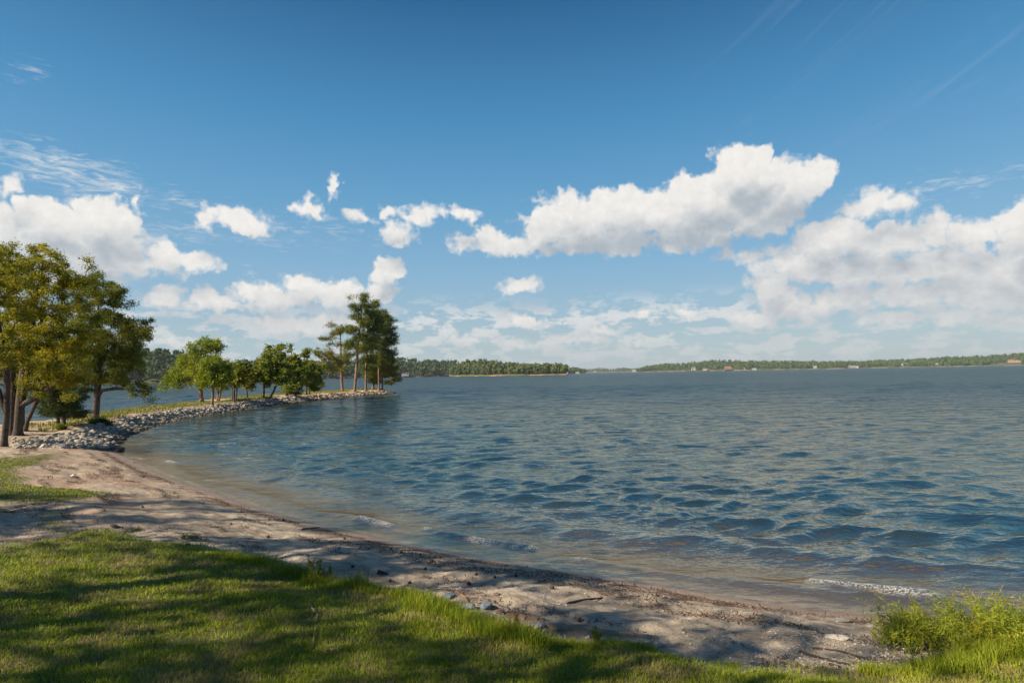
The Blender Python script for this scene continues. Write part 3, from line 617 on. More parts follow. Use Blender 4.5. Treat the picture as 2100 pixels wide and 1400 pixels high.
def far_shore(hname, fname, flabel, line, top, depth, th, n, hm, fm, seed, faces=90, first=0.02, bank=.6, gaps=()):
    """line: (px, distance) of the waterline; top: (px, row) of the tree tops"""
    rg = np.random.default_rng(seed); lx = [p[0] for p in line]; ld = [p[1] for p in line]; tx = [p[0] for p in top]; ty = [p[1] for p in top]
    def at(px, t):
        D = np.interp(px, lx, ld); tz = (hyz(px) - np.interp(px, tx, ty)) / FPX * (D + depth) + H      # tops of the trees on the crest
        g = np.maximum(tz - th, 1.5); a = np.arctan((px - 1050) / FPX); q_ = D + t * depth
        q_ = q_ + (t < 1.2) * depth * .10 * (vnoise(px / 16.0, px * 0, seed) - .5)
        z = np.where(t < 0, t * 30, g * (1 - (1 - np.clip(t, 0, 1)) ** 1.5) + bank * sstep(0, .02, t)) - np.where(t > 1, (t - 1) * 60, 0)
        return q_ * np.tan(a), q_, z                    # the view plane is straight, so rows keep their depth
    px = np.linspace(lx[0], lx[-1], 160); t = np.array([-.06, 0, .008, .02, .06, .12, .2, .3, .42, .55, .7, .85, 1, 1.15, 1.5, 2.0])
    PX, T_ = np.meshgrid(px, t); X, Y, Z = at(PX.ravel(), T_.ravel()); Z = Z + 1.2 * fbm(X * .03, Y * .03, 3, seed) * (T_.ravel() > .05)
    i = np.arange(len(t) - 1)[:, None] * 160 + np.arange(159)[None]; q = np.stack([i, i + 1, i + 161, i + 160], -1).reshape(-1, 4)
    tag(link(hname, mesh(hname, np.c_[X, Y, Z], [q], smooth=True), hm), kind='structure')
    P = rg.uniform(lx[0], lx[-1], n * 3); tt = first + (1.05 - first) * rg.random(n * 3) ** 1.35
    wgt = np.interp(P, lx, ld); k = rg.random(n * 3) < wgt / wgt.max(); P = P[k][:n]; tt = tt[k][:n]
    for a, b, dt in gaps:
        m_ = (P > a) & (P < b) & (tt < dt); tt[m_] = dt + rg.random(m_.sum()) * (1 - dt)
    X, Y, Z = at(P, tt); hts = th * rg.uniform(.72, 1.12, len(P)); Vs, Qs, o = [], [], 0
    kinds = 6; which = rg.integers(0, kinds, len(P))
    for kk in range(kinds):
        m_ = which == kk
        U = canopy_bits(rg, faces, [5, 7, 4, 8, 6, 5][kk], .085 if faces > 60 else .12); sel = np.c_[X[m_], Y[m_], Z[m_] - .3]
        V, q = replicate(U, np.arange(len(U)).reshape(-1, 4), sel, hts[m_] * rg.uniform(.75, 1.1, m_.sum()), hts[m_], rg.uniform(0, 6.28, m_.sum())); Vs.append(V); Qs.append(q + o); o += len(V)
        near_ = tt[m_] < .25; TV, tq = trunk_bits(); V, q = replicate(TV, tq, sel[near_], hts[m_][near_], hts[m_][near_], rg.uniform(0, 6, near_.sum())); Vs.append(V); Qs.append(q + o); o += len(V)
    f = link(fname, mesh(fname, np.concatenate(Vs), [np.concatenate(Qs)]), fm); tag(f, flabel, 'forest', kind='stuff')
    return at
def forest_mat(name, cols, sc):
    return leafmat(name, cols, .12, sc, .8)
HILLM = simple('forest_floor', (.055, .06, .022), (.09, .075, .035), .05, .95, local=False)
CLAY = simple('clay_bank', (.36, .19, .11), (.30, .17, .10), .06, .95, local=False)
SANDB = simple('shore_sand', (.36, .27, .17), (.22, .19, .10), .04, .95, local=False)
def bank_mat(name, low, high, zmid):
    m, t, out = material(name); P = obj_pos(t); z = t.node('ShaderNodeSeparateXYZ', {0: P}).outputs[2]
    n = t.noise(P, .07, 4, .7); c = t.mix(t.mr(t.m('ADD', z, t.m('MULTIPLY', n, zmid * 1.6)), zmid * 1.1, zmid * 2.2), low, high)
    c = t.mix(t.mr(t.noise(P, .03, 3, .6), .40, .56), c, high)
    b = t.node('ShaderNodeBsdfPrincipled', {'Base Color': c, 'Roughness': .95}); t.put(out.inputs[0], b.outputs[0]); return m
F_NEAR = forest_mat('forest_leaves_near', ((.028, .055, .018), (.052, .085, .022), (.09, .12, .032)), .06)
F_PINE = forest_mat('forest_leaves_pine', ((.045, .070, .020), (.075, .105, .024), (.125, .145, .038)), .05)
F_FAR = forest_mat('forest_leaves_far', ((.040, .075, .024), (.070, .115, .032), (.12, .15, .04)), .02)
far_shore('hills', 'forest', 'dark green woods on the hill across the bay behind the spit', [(-500, 560), (250, 520), (420, 560), (600, 720), (800, 900), (1000, 1150), (1100, 1400)],
          [(-500, 690), (200, 700), (290, 714), (330, 712), (380, 722), (450, 734), (520, 737), (620, 735), (700, 737), (820, 732), (870, 736), (930, 738), (1000, 741), (1100, 752)], 190, 15, 1700, bank_mat('bank_brown', (.26, .19, .11), (.06, .065, .025), 1.2), F_NEAR, 1, 110, bank=.8, first=.012)
far_shore('hills', 'forest', 'lighter pine woods on the low headland with the red clay bank', [(925, 905), (960, 880), (1060, 820), (1120, 800), (1160, 800)],
          [(925, 750), (945, 742), (964, 737), (986, 736.5), (1014, 739), (1050, 744), (1086, 748), (1133, 747), (1150, 750), (1160, 757)], 110, 15, 620, bank_mat('bank_clay', (.42, .20, .11), (.07, .08, .028), 1.0), F_PINE, 2, 100, bank=1.7, first=.02)
far_shore('hills', 'forest', 'low wooded shore just right of the headland', [(1100, 1500), (1200, 1650)], [(1100, 752), (1160, 752), (1185, 753), (1196, 757), (1200, 762)], 150, 13, 220, bank_mat('bank_grass', (.30, .27, .12), (.07, .08, .03), 1.2), F_FAR, 3, 60, bank=1.5)
far_shore('hills', 'forest', 'bluish wooded hills at the far end of the lake', [(1130, 3900), (1250, 3700), (1420, 3500)], [(1130, 758), (1190, 757.5), (1215, 755), (1235, 753.6), (1260, 755), (1275, 753.5), (1300, 755), (1420, 752)], 500, 16, 700, bank_mat('bank_pale', (.30, .27, .17), (.07, .08, .03), 2), F_FAR, 4, 40, bank=2)
far_shore('hills', 'forest', 'wooded right hand shore of the lake with houses along it', [(1303, 2150), (1380, 2000), (1500, 1850), (1700, 1800), (2100, 1750), (2700, 1750)],
          [(1303, 758), (1324, 749), (1360, 745), (1407, 743), (1460, 737.5), (1514, 737.4), (1555, 739), (1600, 738.6), (1688, 739.3), (1767, 738.6), (1838, 735.7), (1886, 734.5), (1940, 730), (1981, 729.8), (2028, 728), (2090, 722.5), (2300, 715), (2700, 712)],
          300, 15, 3600, bank_mat('bank_tan', (.40, .27, .16), (.07, .085, .03), 1.3), F_FAR, 5, 44, bank=1.6, first=.035,
          gaps=((1395, 1402, .09), (1412, 1430, .12), (1436, 1452, .1), (1480, 1504, .12), (1537, 1555, .1), (1664, 1680, .1), (1738, 1757, .1), (1798, 1830, .12), (1846, 1866, .16), (1913, 1925, .16), (2028, 2093, .2)))
def far_pos(px, row, D): return np.array([(px - 1050) / FPX * D, D, H - (row - hyz(px)) / FPX * D])
# houses, boathouses and docks on the far shores
def box(bm, x0, x1, y0, y1, z0, z1):
    v = [bm.verts.new(p) for p in ((x0, y0, z0), (x1, y0, z0), (x1, y1, z0), (x0, y1, z0), (x0, y0, z1), (x1, y0, z1), (x1, y1, z1), (x0, y1, z1))]
    for f in ((3, 2, 1, 0), (4, 5, 6, 7), (0, 1, 5, 4), (1, 2, 6, 5), (2, 3, 7, 6), (3, 0, 4, 7)): bm.faces.new([v[i] for i in f])
def bmo(name, bm, mat, parent=None, smooth=False):
    me = bpy.data.meshes.new(name); bm.to_mesh(me); bm.free()
    if smooth:
        for p in me.polygons: p.use_smooth = True
    return link(name, me, mat, parent)
WHITE = simple('paint_white', (.30, .29, .27), (.26, .25, .24), 1, .6); CREAM = simple('paint_cream', (.40, .35, .26), (.35, .31, .23), 1, .7)
BROWNW = simple('boards_brown', (.26, .15, .10), (.20, .11, .08), 1, .8); TANW = simple('stucco_tan', (.42, .27, .18), (.36, .23, .16), 1, .8)
GREYW = simple('paint_grey', (.42, .43, .44), (.34, .35, .36), 1, .7); GREENW = simple('paint_green', (.30, .42, .26), (.26, .36, .24), 1, .7)
RGREY = simple('roof_grey', (.20, .20, .21), (.15, .15, .16), 2, .9); RRED = simple('roof_red_brown', (.30, .13, .09), (.24, .11, .08), 2, .9)
RDARK = simple('roof_dark', (.09, .08, .08), (.06, .055, .055), 2, .9); RPALE = simple('roof_pale', (.32, .30, .26), (.28, .26, .23), 2, .8)
GLASS = simple('window_glass', (.035, .045, .055), None, 1, .12); WOOD = simple('dock_wood', (.42, .36, .28), (.32, .27, .2), 2, .85)
def house(label, px, row, D, wpx, hpx, wall, roof, hip=False, storeys=1, deck=False, nm='lake_house', wing=0, cat='house'):
    s = D / FPX; B = far_pos(px, row, D); w_ = wpx * s; h_ = hpx * s; dp = w_ * .6; wh = h_ * (.62 if storeys == 1 else .72)
    e = empty(nm, B, math.atan2(-B[0], B[1]) * .7); tag(e, label, cat, 'houses along the far shores' if cat == 'house' else None)
    bm = bmesh.new(); box(bm, -w_ / 2, w_ / 2, 0, dp, -1.2, wh)
    if wing: box(bm, w_ / 2 * wing - w_ * .14, w_ / 2 * wing + w_ * .14, -dp * .25, dp * .5, -1.2, wh * .98)
    bmo('wall', bm, wall, e)
    bm = bmesh.new(); ov = .6; a, b, z0, z1 = w_ / 2 + ov, dp + ov, wh + .02, h_
    rx = a * (.45 if hip else .92); V = [bm.verts.new(p) for p in ((-a, -ov, z0), (a, -ov, z0), (a, b, z0), (-a, b, z0), (-rx, dp / 2, z1), (rx, dp / 2, z1))]
    for f in ((0, 1, 5, 4), (2, 3, 4, 5), (1, 2, 5), (3, 0, 4), (3, 2, 1, 0)): bm.faces.new([V[i] for i in f])
    if wing:
        xc = w_ / 2 * wing; V = [bm.verts.new(p) for p in ((xc - w_ * .17, -dp * .3, z0), (xc + w_ * .17, -dp * .3, z0), (xc, -dp * .3, z1 * .98), (xc - w_ * .17, dp * .5, z0), (xc + w_ * .17, dp * .5, z0), (xc, dp * .5, z1 * .98))]
        for f in ((0, 1, 2), (0, 2, 5, 3), (1, 4, 5, 2), (3, 5, 4)): bm.faces.new([V[i] for i in f])
    bmo('roof', bm, roof, e)
    nwin = max(2, int(w_ / 3.2)); sh = wh / storeys
    for st in range(storeys):
        for i in range(nwin):
            x_ = -w_ / 2 + w_ * (i + .5) / nwin; bm = bmesh.new(); box(bm, x_ - .65, x_ + .65, -.06, .05, sh * st + sh * .32, sh * st + sh * .82)
            fr_ = bmo('window', bm, WHITE, e); bm = bmesh.new(); box(bm, x_ - .52, x_ + .52, -.10, -.065, sh * st + sh * .37, sh * st + sh * .77); bmo('pane', bm, GLASS, fr_)
    if deck:
        bm = bmesh.new(); k = 5
        for i in range(k): x_ = -w_ / 2 + w_ * i / (k - 1); box(bm, x_ - .3, x_ + .3, -3.2, -2.6, -1.2, wh)
        for st in range(storeys): box(bm, -w_ / 2 - .3, w_ / 2 + .3, -3.4, -.12, sh * st - .25, sh * st)
        bmo('porch', bm, WHITE if wall is not BROWNW else BROWNW, e)
    return e
house('white trimmed cottage in the trees just right of the spit tip', 830, 770, 905, 13, 5.5, GREYW, RDARK, deck=True)
house('small white cottage where the dark hill meets the headland', 923, 769.5, 1010, 6, 4.5, WHITE, RDARK)
house('little white house at the end of the headland', 1161, 766, 1480, 5, 4, WHITE, RGREY)
house('low cream house on the grassy shore right of the headland', 1183, 765.5, 1560, 8, 3, CREAM, RPALE)
house('tiny pale house under the bluish hills at the lake end', 1219, 762.5, 3650, 5, 2.5, CREAM, RGREY)
house('cream house where the right hand shore begins', 1299, 762, 2110, 6, 4, CREAM, RPALE)
house('white house with a dark roof on a sandy bank', 1421, 759, 1945, 7.5, 6.5, WHITE, RGREY, wing=-1, storeys=2)
house('cream house with a dark roof, next to the white one on the sandy bank', 1444.5, 758.7, 1920, 8, 4.5, CREAM, RDARK)
house('wide house under a big red brown roof', 1491.7, 757.8, 1860, 13, 6.5, BROWNW, RRED, deck=True)
house('small white hut between the red roofed house and the green boathouse', 1525.7, 757.5, 1850, 3, 3.6, WHITE, RGREY)
house('pale green boathouse low on the water', 1545, 758.8, 1835, 8.5, 4, GREENW, RPALE)
house('white roofed cottage half hidden by the shore trees', 1670, 754.5, 1825, 6, 4.5, WHITE, RPALE)
house('long white house with a gabled right wing', 1747.6, 754.2, 1810, 15, 5.2, WHITE, RGREY, wing=1)
house('grey house with a tall roof on the wooded slope', 1853, 750, 1830, 9, 6, GREYW, RGREY, wing=-1)
house('small grey cottage beside the tall roofed grey house', 1863.5, 749.5, 1830, 4, 3.5, GREYW, RDARK)
house('cream two storey house among the trees left of the mansion', 1919.8, 748.5, 1830, 8, 5.5, CREAM, RRED, storeys=2)
house('large tan mansion with two rows of columns above the red clay bank', 2077.5, 746.5, 1815, 21, 10, TANW, RRED, hip=True, storeys=2, deck=True, nm='mansion')
def pavilion(label, px, row, D, wpx, hpx, roof):
    s = D / FPX; B = far_pos(px, row, D); w_, h_ = wpx * s, hpx * s; e = empty('dock_shelter', B); tag(e, label, 'dock', 'docks along the far shores')
    bm = bmesh.new(); box(bm, -w_ / 2, w_ / 2, -w_ * .3, w_ * .3, -.1, .25); bmo('deck', bm, WOOD, e)
    for sx in (-1, 1):
        for sy in (-1, 1):
            bm = bmesh.new(); box(bm, sx * w_ * .42 - .15, sx * w_ * .42 + .15, sy * w_ * .25 - .15, sy * w_ * .25 + .15, -3, h_ * .65); bmo('post', bm, WOOD, e)
    bm = bmesh.new(); a, b = w_ / 2 + .4, w_ * .3 + .4; V = [bm.verts.new(p) for p in ((-a, -b, h_ * .65), (a, -b, h_ * .65), (a, b, h_ * .65), (-a, b, h_ * .65), (0, 0, h_))]
    for f in ((0, 1, 4), (1, 2, 4), (2, 3, 4), (3, 0, 4), (3, 2, 1, 0)): bm.faces.new([V[i] for i in f])
    bmo('roof', bm, roof, e)
pavilion('dark roofed gazebo on the bank left of the white house', 1400, 759.3, 1960, 7, 4.5, RDARK)
pavilion('white covered dock near the start of the right hand shore', 1370, 762.3, 1960, 5, 2.2, RPALE)
pavilion('small white covered dock under the dark wooded hill', 898, 773.2, 960, 3, 2.6, RPALE)
def boat(label, px, D, L):
    B = far_pos(px, 0, D); B[2] = .1; e = empty('motor_boat', B, .2); tag(e, label, 'boat', 'boats on the far water')
    bm = bmesh.new(); secs = []
    for t, hw, zb, zt in ((0, .9, .0, 1.0), (.3, 1.1, -.1, 1.0), (.65, 1.0, 0, 1.15), (.88, .55, .2, 1.3), (1, .06, .7, 1.4)):
        x_ = (t - .5) * L; secs.append([bm.verts.new(p) for p in ((x_, -hw, zt), (x_, -hw * .7, zb), (x_, hw * .7, zb), (x_, hw, zt))])
    for A, C in zip(secs[:-1], secs[1:]):
        for i in range(4): j = (i + 1) % 4; bm.faces.new((A[i], A[j], C[j], C[i]))
    bm.faces.new(secs[0][::-1]); bm.faces.new(secs[-1]); bmo('hull', bm, WHITE, e)
    bm = bmesh.new(); box(bm, -L * .12, L * .16, -.6, .6, 1.0, 1.7); box(bm, -L * .2, L * .2, -.8, .8, 2.2, 2.3); bmo('cabin', bm, WHITE, e)
    bm = bmesh.new(); box(bm, -L * .11, L * .165, -.62, -.602, 1.25, 1.6); bmo('windscreen', bm, GLASS, e)
boat('white boat moored below the dark hill left of the headland', 857, 925, 8)
boat('white boat moored left of the mansion on the right hand shore', 2002, 1735, 11)
# red clay slope and the green meadow on the right hand shore
def patch(name, label, cat, pts, D, m, rise):
    """a low mound on the bank"""
    bm = bmesh.new(); rows = []
    for px, ra, rb in pts: A = far_pos(px, ra, D); C = far_pos(px, rb, D + rise); rows.append([bm.verts.new(A - np.array([0, 0, 3])), bm.verts.new(A), bm.verts.new(C), bm.verts.new(C - np.array([0, -6, 6]))])
    for A, C in zip(rows[:-1], rows[1:]):
        for i in range(3): bm.faces.new((A[i], C[i], C[i + 1], A[i + 1]))
    return bmo(name, bm, m)
tag(patch('clay_slope', '', '', [(2026, 749.6, 749.3), (2036, 749.5, 747.6), (2048, 749.3, 746), (2062, 749.1, 746.2), (2080, 748.8, 746.6), (2094, 748.4, 746.5), (2110, 748.2, 747.2)], 1775, CLAY, 25), kind='structure')
tag(patch('meadow', '', '', [(1794, 753.4, 753.2), (1804, 753.2, 752.3), (1818, 753.0, 752.0), (1834, 752.7, 752.4)], 1780, simple('meadow_grass', (.16, .22, .05), (.22, .22, .07), .1, .9), 25), kind='structure')
#FAR

# ------------------------------------------------------------------ stones
def rock_mesh(seed, name='rock', n=16, flat=.7, lng=1.25):
    r = random.Random(seed); bm = bmesh.new()
    for _ in range(n):
        v = Vector((r.gauss(0, 1), r.gauss(0, 1), r.gauss(0, 1))).normalized() * r.uniform(.8, 1.05); bm.verts.new((v.x * lng * .5, v.y * .5, v.z * flat * .5))
    res = bmesh.ops.convex_hull(bm, input=bm.verts)
    bmesh.ops.delete(bm, geom=[g_ for g_ in res['geom_interior'] if isinstance(g_, bmesh.types.BMVert)], context='VERTS')
    bmesh.ops.bevel(bm, geom=list(bm.edges), offset=.035, segments=1, affect='EDGES')
    me = bpy.data.meshes.new(name); bm.to_mesh(me); bm.free(); return me
def stone_mat(name, c1, c2, sc=6, rand=.35):
    m, t, out = material(name); P = t.node('ShaderNodeTexCoord').outputs['Object']; oi = t.node('ShaderNodeObjectInfo').outputs['Random']; ri = t.node('ShaderNodeNewGeometry').outputs['Random Per Island']
    P2 = t.v('ADD', P, t.node('ShaderNodeCombineXYZ', {0: t.m('MULTIPLY', oi, 40)}).outputs[0])
    c = t.mix(t.mr(t.noise(P2, sc, 5, .65), .35, .68), c1, c2)
    f = t.m('MULTIPLY_ADD', t.m('FRACT', t.m('ADD', oi, ri)), 2 * rand, 1 - rand); c = t.v('SCALE', c, f)
    zw = t.node('ShaderNodeSeparateXYZ', {0: obj_pos(t)}).outputs[2]; c = t.mix(t.mr(zw, .10, .26, .75, 0), c, (.035, .032, .026))     # wet, algae stained at the water
    b = t.node('ShaderNodeBsdfPrincipled', {'Base Color': c, 'Roughness': .85, 'Normal': t.node('ShaderNodeBump', {'Height': t.noise(P2, 14, 5, .7), 'Strength': .7, 'Distance': .03}).outputs[0]})
    t.put(out.inputs[0], b.outputs[0]); return m
GRAN = stone_mat('stone_grey', (.38, .34, .28), (.15, .135, .115)); TAN_LIT = stone_mat('stone_tan_sunlit', (.50, .36, .24), (.30, .22, .16))
near_pts = np.array([hit_z(*p) for p in NEAR]); i0 = 24
path = [near_pts[i0 - 1]] + list(near_pts[i0:]) + [np.array([-20.5, 105.2])]
path = np.array(path); seg = np.linalg.norm(np.diff(path, axis=0), axis=1); cum = np.r_[0, np.cumsum(seg)]
rr_ = np.random.default_rng(5); rocks = []
def on_path(s): return np.array([np.interp(s, cum, path[:, 0]), np.interp(s, cum, path[:, 1])])
for s in np.sort(rr_.uniform(0, cum[-1], 9000)):
    p = on_path(s); t_ = on_path(min(s + .3, cum[-1])) - on_path(max(s - .3, 0)); nrm = np.array([-t_[1], t_[0]]) / (np.linalg.norm(t_) + 1e-9)
    if np.hypot(*p) > 45 and rr_.random() < .45: continue
    wdt = 1.45 if s > 4 else 2.6
    o = rr_.uniform(-.25, wdt); rocks.append((*(p + nrm * o), (.07 + .34 * rr_.random() ** 2.2) * (1.0 if o < 1.4 else .75) * (1 + .35 * sstep(40, 90, p[1]))))
# the apron of rocks at the head of the beach
for _ in range(900):
    px, py = rr_.uniform(62, 236), rr_.uniform(876, 926)
    if py > 880 + (px - 60) * .27 + 4 or True:
        lo = 905 - (px - 62) * .21 if px < 130 else 891 - (px - 130) * .17; hi = 916 + 7 * math.sin(px * .06)
        if lo < py < hi: rocks.append((*hit0(px, py), rr_.uniform(.12, .36)))
for _ in range(170):
    px, py = rr_.uniform(28, 130), rr_.uniform(900, 918); rocks.append((*hit0(px, py), rr_.uniform(.08, .24)))
rk = np.array(rocks); zz = ground_z(rk[:, 0], rk[:, 1]); sel = zz > -.25; rk = rk[sel]; zz = zz[sel]
VAR = [rock_mesh(i) for i in range(14)]
dist = np.hypot(rk[:, 0], rk[:, 1]); order = np.argsort(-(rk[:, 2] / dist)); one = order[:300]; rest = order[300:]
def rrot(): return Matrix.Rotation(rr_.uniform(0, 6.28), 3, 'Z') @ Matrix.Rotation(rr_.uniform(-.5, .5), 3, 'X') @ Matrix.Rotation(rr_.uniform(-.4, .4), 3, 'Y')
for v_ in VAR: v_.materials.append(GRAN)
for i in one:
    o = link('rock', VAR[int(rr_.integers(14))], None, None, (rk[i, 0], rk[i, 1], zz[i] + rk[i, 2] * .18)); o.rotation_euler = rrot().to_euler(); o.scale = [rk[i, 2]] * 3
    tag(o, 'angular grey granite rock in the bank lining the spit', 'rock', 'granite rocks of the spit bank')
VV = [np.array([v.co[:] for v in m_.vertices]) for m_ in VAR]; FF = [[tuple(p.vertices) for p in m_.polygons] for m_ in VAR]
TRI = []
for m_ in VAR: m_.calc_loop_triangles(); TRI.append(np.array([t_.vertices[:] for t_ in m_.loop_triangles]))
def scatter(name, pts, mat_, variants=None, sq=(1, 1, 1)):
    Vs, Qs, o = [], [], 0
    for k in range(len(VV)):
        ix = np.arange(k, len(pts), len(VV))
        for i in ix:
            Mx = np.array(rrot()); V = (VV[k] * pts[i][3]) @ Mx.T * np.array(sq) + np.array(pts[i][:3]); Vs.append(V); Qs.append(TRI[k] + o); o += len(V)
    return link(name, mesh(name, np.concatenate(Vs), [np.concatenate(Qs)]), mat_)
tipm = rk[:, 1] > 72  # rocks at the tip get a lighter, warmer stone colour for the sun on them
ra = [i for i in rest if not tipm[i]]; rb = [i for i in rest if tipm[i]]
o = scatter('riprap', [(rk[i, 0], rk[i, 1], zz[i] + rk[i, 2] * .12, rk[i, 2]) for i in ra], GRAN); tag(o, 'mass of smaller grey rocks lining the edge of the spit', 'rocks', kind='stuff')
o = scatter('riprap', [(rk[i, 0], rk[i, 1], zz[i] + rk[i, 2] * .12, rk[i, 2]) for i in rb], TAN_LIT); tag(o, 'tan rocks round the tip of the spit, sunlight painted into their colour', 'rocks', kind='stuff')

# stones, slabs and driftwood on the beach
BLUE = stone_mat('stone_blue_grey', (.20, .25, .30), (.12, .15, .18), 5, .15); PALE = stone_mat('stone_pale', (.52, .47, .40), (.36, .32, .28), 5, .15); BRST = stone_mat('stone_brown', (.20, .13, .10), (.12, .08, .06), 5, .15)
def stone(label, px, py, wpx, m_, seed, flat=.6, lng=1.3, nm='stone', sink=.18):
    p = hit(px, py); s = p[1] / FPX * wpx; me = rock_mesh(seed, nm, 20, flat, lng); o = link(nm, me, m_, None, (p[0], p[1], p[2] + s * flat * sink)); o.scale = [s / lng] * 3
    o.rotation_euler = (0.1, -.1, random.Random(seed).uniform(-.4, .4)); tag(o, label, 'stone'); return o
for a in [('blue grey stone at the lawn edge, farthest of its cluster', 920, 1226, 28, BLUE, 101), ('flat blue grey stone in the grass below the farthest one', 962, 1247, 34, BLUE, 102, .45),
          ('blue grey stone standing above the dark cleft', 997, 1246, 32, BLUE, 103, .8), ('dark blue stone at the foot of its cluster', 980, 1261, 22, BLUE, 104), ('blackish stone beside the brown driftwood', 1026, 1257, 20, BRST, 105),
          ('whitish stone against the end of the brown driftwood', 1105, 1286, 30, PALE, 106, .8), ('pale stone hidden behind tall grass blades', 1027, 1277, 28, PALE, 107), ('brown lump of stone on the open sand above the cluster', 1018, 1221, 15, BRST, 108, .8),
          ('small brown stone left of the brown lump', 995, 1222, 9, BRST, 109, .8), ('pale flat stone in the grass below the buried log', 1147, 1317, 18, PALE, 110, .4), ('dark blue elongated stone on the middle of the beach', 1044, 1182, 24, BLUE, 111, .45, 1.8),
          ('pale cream stone on the right part of the beach', 1485, 1299, 19, PALE, 112, .5), ('wide flat tan slab near the wet edge at the right', 1712, 1272, 64, PALE, 113, .16, 2.6), ('tan tilted slab lying above the dark wood debris', 1716, 1310, 56, PALE, 114, .3, 2.0),
          ('rounded pale stone by the drift line at the right', 1475, 1253, 15, PALE, 115, .6), ('whitish stone at the lawn edge below the buried log', 1207, 1308, 17, PALE, 116, .5), ('grey stone at the lawn edge near the dark debris', 1352, 1323, 22, PALE, 117, .5),
          ('white stone among the tall grass right of the buried log', 1330, 1318, 16, PALE, 118, .6)]: stone(*a)
def log_obj(label, pts, rpx, m_, seed, nm='driftwood_log', sink=.35, cat='driftwood'):
    P = [hit(*p) for p in pts]; s = P[0][1] / FPX; rg = np.random.default_rng(seed); rows = []
    for A, C in zip(P[:-1], P[1:]):
        k = 5
        for i in range(k):
            a = A + (C - A) * i / k; b = A + (C - A) * (i + 1) / k; rows.append([*a, *b])
    n = len(rows); rad = rpx * s * (1 - .45 * np.arange(n + 1) / n) * rg.uniform(.88, 1.1, n + 1); base = P[0]
    seg = [[*(np.array(r_[:3]) - base + [0, 0, rad[i] * (1 - 2 * sink)]), *(np.array(r_[3:]) - base + [0, 0, rad[i + 1] * (1 - 2 * sink)]), rad[i], rad[i + 1]] for i, r_ in enumerate(rows)]
    seg.insert(0, [*(np.array(seg[0][:3]) - (np.array(seg[0][3:6]) - np.array(seg[0][:3])) * .15), *seg[0][:3], rad[0] * .55, rad[0]])
    V, q = frusta(seg, 8); o = link(nm, mesh(nm, V, [q]), m_, None, base); tag(o, label, cat); return o
DRIFT = simple('driftwood', (.30, .19, .12), (.17, .11, .075), 7, .9, .02, 40); DRIFTP = simple('driftwood_pale', (.42, .30, .20), (.30, .21, .14), 5, .9, .02, 30); BLKW = simple('wood_black', (.035, .028, .024), (.06, .045, .035), 8, .85, .02, 40)
log_obj('short brown driftwood log beside the blue grey stones', [(1042, 1263), (1080, 1270), (1116, 1272)], 8, DRIFT, 1)
log_obj('long pale log half buried in sand along the lawn edge', [(1122, 1283), (1200, 1292), (1300, 1303), (1345, 1308)], 11, DRIFTP, 2, sink=.62)
log_obj('thin grey driftwood branch pointing up beside the blue stones', [(935, 1214), (955, 1226), (960, 1236)], 2.5, DRIFT, 3, nm='driftwood_branch', sink=.1)
log_obj('black soaked log lying in the shallows behind the willow shrub', [(1880, 1250), (1905, 1262), (1930, 1272)], 7, BLKW, 4, sink=.3)
log_obj('dark rotten log at the lawn edge in the debris, longest one', [(1640, 1338), (1690, 1352), (1745, 1364)], 4, BLKW, 5)
log_obj('dark rotten log crossing the debris below the tan slab', [(1668, 1330), (1720, 1335), (1775, 1350)], 3, BLKW, 6)
log_obj('short black stick in the debris nearest the lawn', [(1700, 1362), (1740, 1372)], 3, BLKW, 7)
log_obj('black driftwood stick on the sand near the drift line', [(620, 1086), (655, 1082)], 2.5, BLKW, 8, nm='driftwood_branch')
log_obj('dark crooked stick near the middle of the beach', [(1165, 1238), (1200, 1230), (1235, 1226)], 3, BLKW, 9, nm='driftwood_branch')
log_obj('brown flat piece of bark on the upper beach', [(775, 1175), (795, 1178)], 5, BLKW, 10, nm='bark_piece', sink=.3)
log_obj('black bark piece lying at the upper left of the beach', [(228, 1078), (250, 1083)], 4, BLKW, 11, nm='bark_piece')
log_obj('thin dry twig bent across the lawn', [(634, 1243), (650, 1262), (646, 1300), (640, 1330)], 2.2, DRIFTP, 12, nm='dry_twig', sink=-.4)

# pine cones
def cone_mesh():
    rows, cols = 8, 9; V, Q = [], []
    for i in range(rows + 1):
        t_ = i / rows; r_ = .5 * math.sin(math.pi * min(.98, .06 + t_ * .94)) ** .7
        for j in range(cols): a = (j + .5 * (i % 2)) * 2 * math.pi / cols; rr2 = r_ * (1.25 if (i + j) % 2 else .85); V.append((rr2 * math.cos(a), rr2 * math.sin(a), (t_ - .5) * 1.3))
    for i in range(rows):
        for j in range(cols): Q.append((i * cols + j, i * cols + (j + 1) % cols, (i + 1) * cols + (j + 1) % cols, (i + 1) * cols + j))
    return mesh('pine_cone', V, [np.array(Q)])
CM = cone_mesh(); CM.materials.append(simple('cone_scales', (.045, .028, .02), (.08, .05, .035), 6, .9))
CONES = [(581, 1067), (552, 1066), (550, 1102), (460, 1031), (292, 1040), (243, 977), (293, 979), (275, 949), (707, 1105), (746, 1089), (802, 1127), (822, 1134), (886, 1152), (880, 1156), (723, 1163), (962, 1199), (977, 1179), (1131, 1162), (1058, 1182), (1188, 1275), (218, 1087), (474, 1075), (495, 1050), (872, 1118), (1014, 1143), (800, 1192), (840, 1196)]
for i, (px, py) in enumerate(CONES):
    p = hit(px, py); k = .036 if i in (2, 0, 12, 15, 17) else .028; o = link('pine_cone', CM, None, None, (p[0], p[1], p[2] + k * .4)); o.scale = [k * 1.5 * .9] * 3; o.rotation_euler = (1.4 + .2 * math.sin(i), .2, i * 1.3)
    tag(o, 'dark brown pine cone lying on the sand', 'pine cone', 'pine cones strewn over the beach')
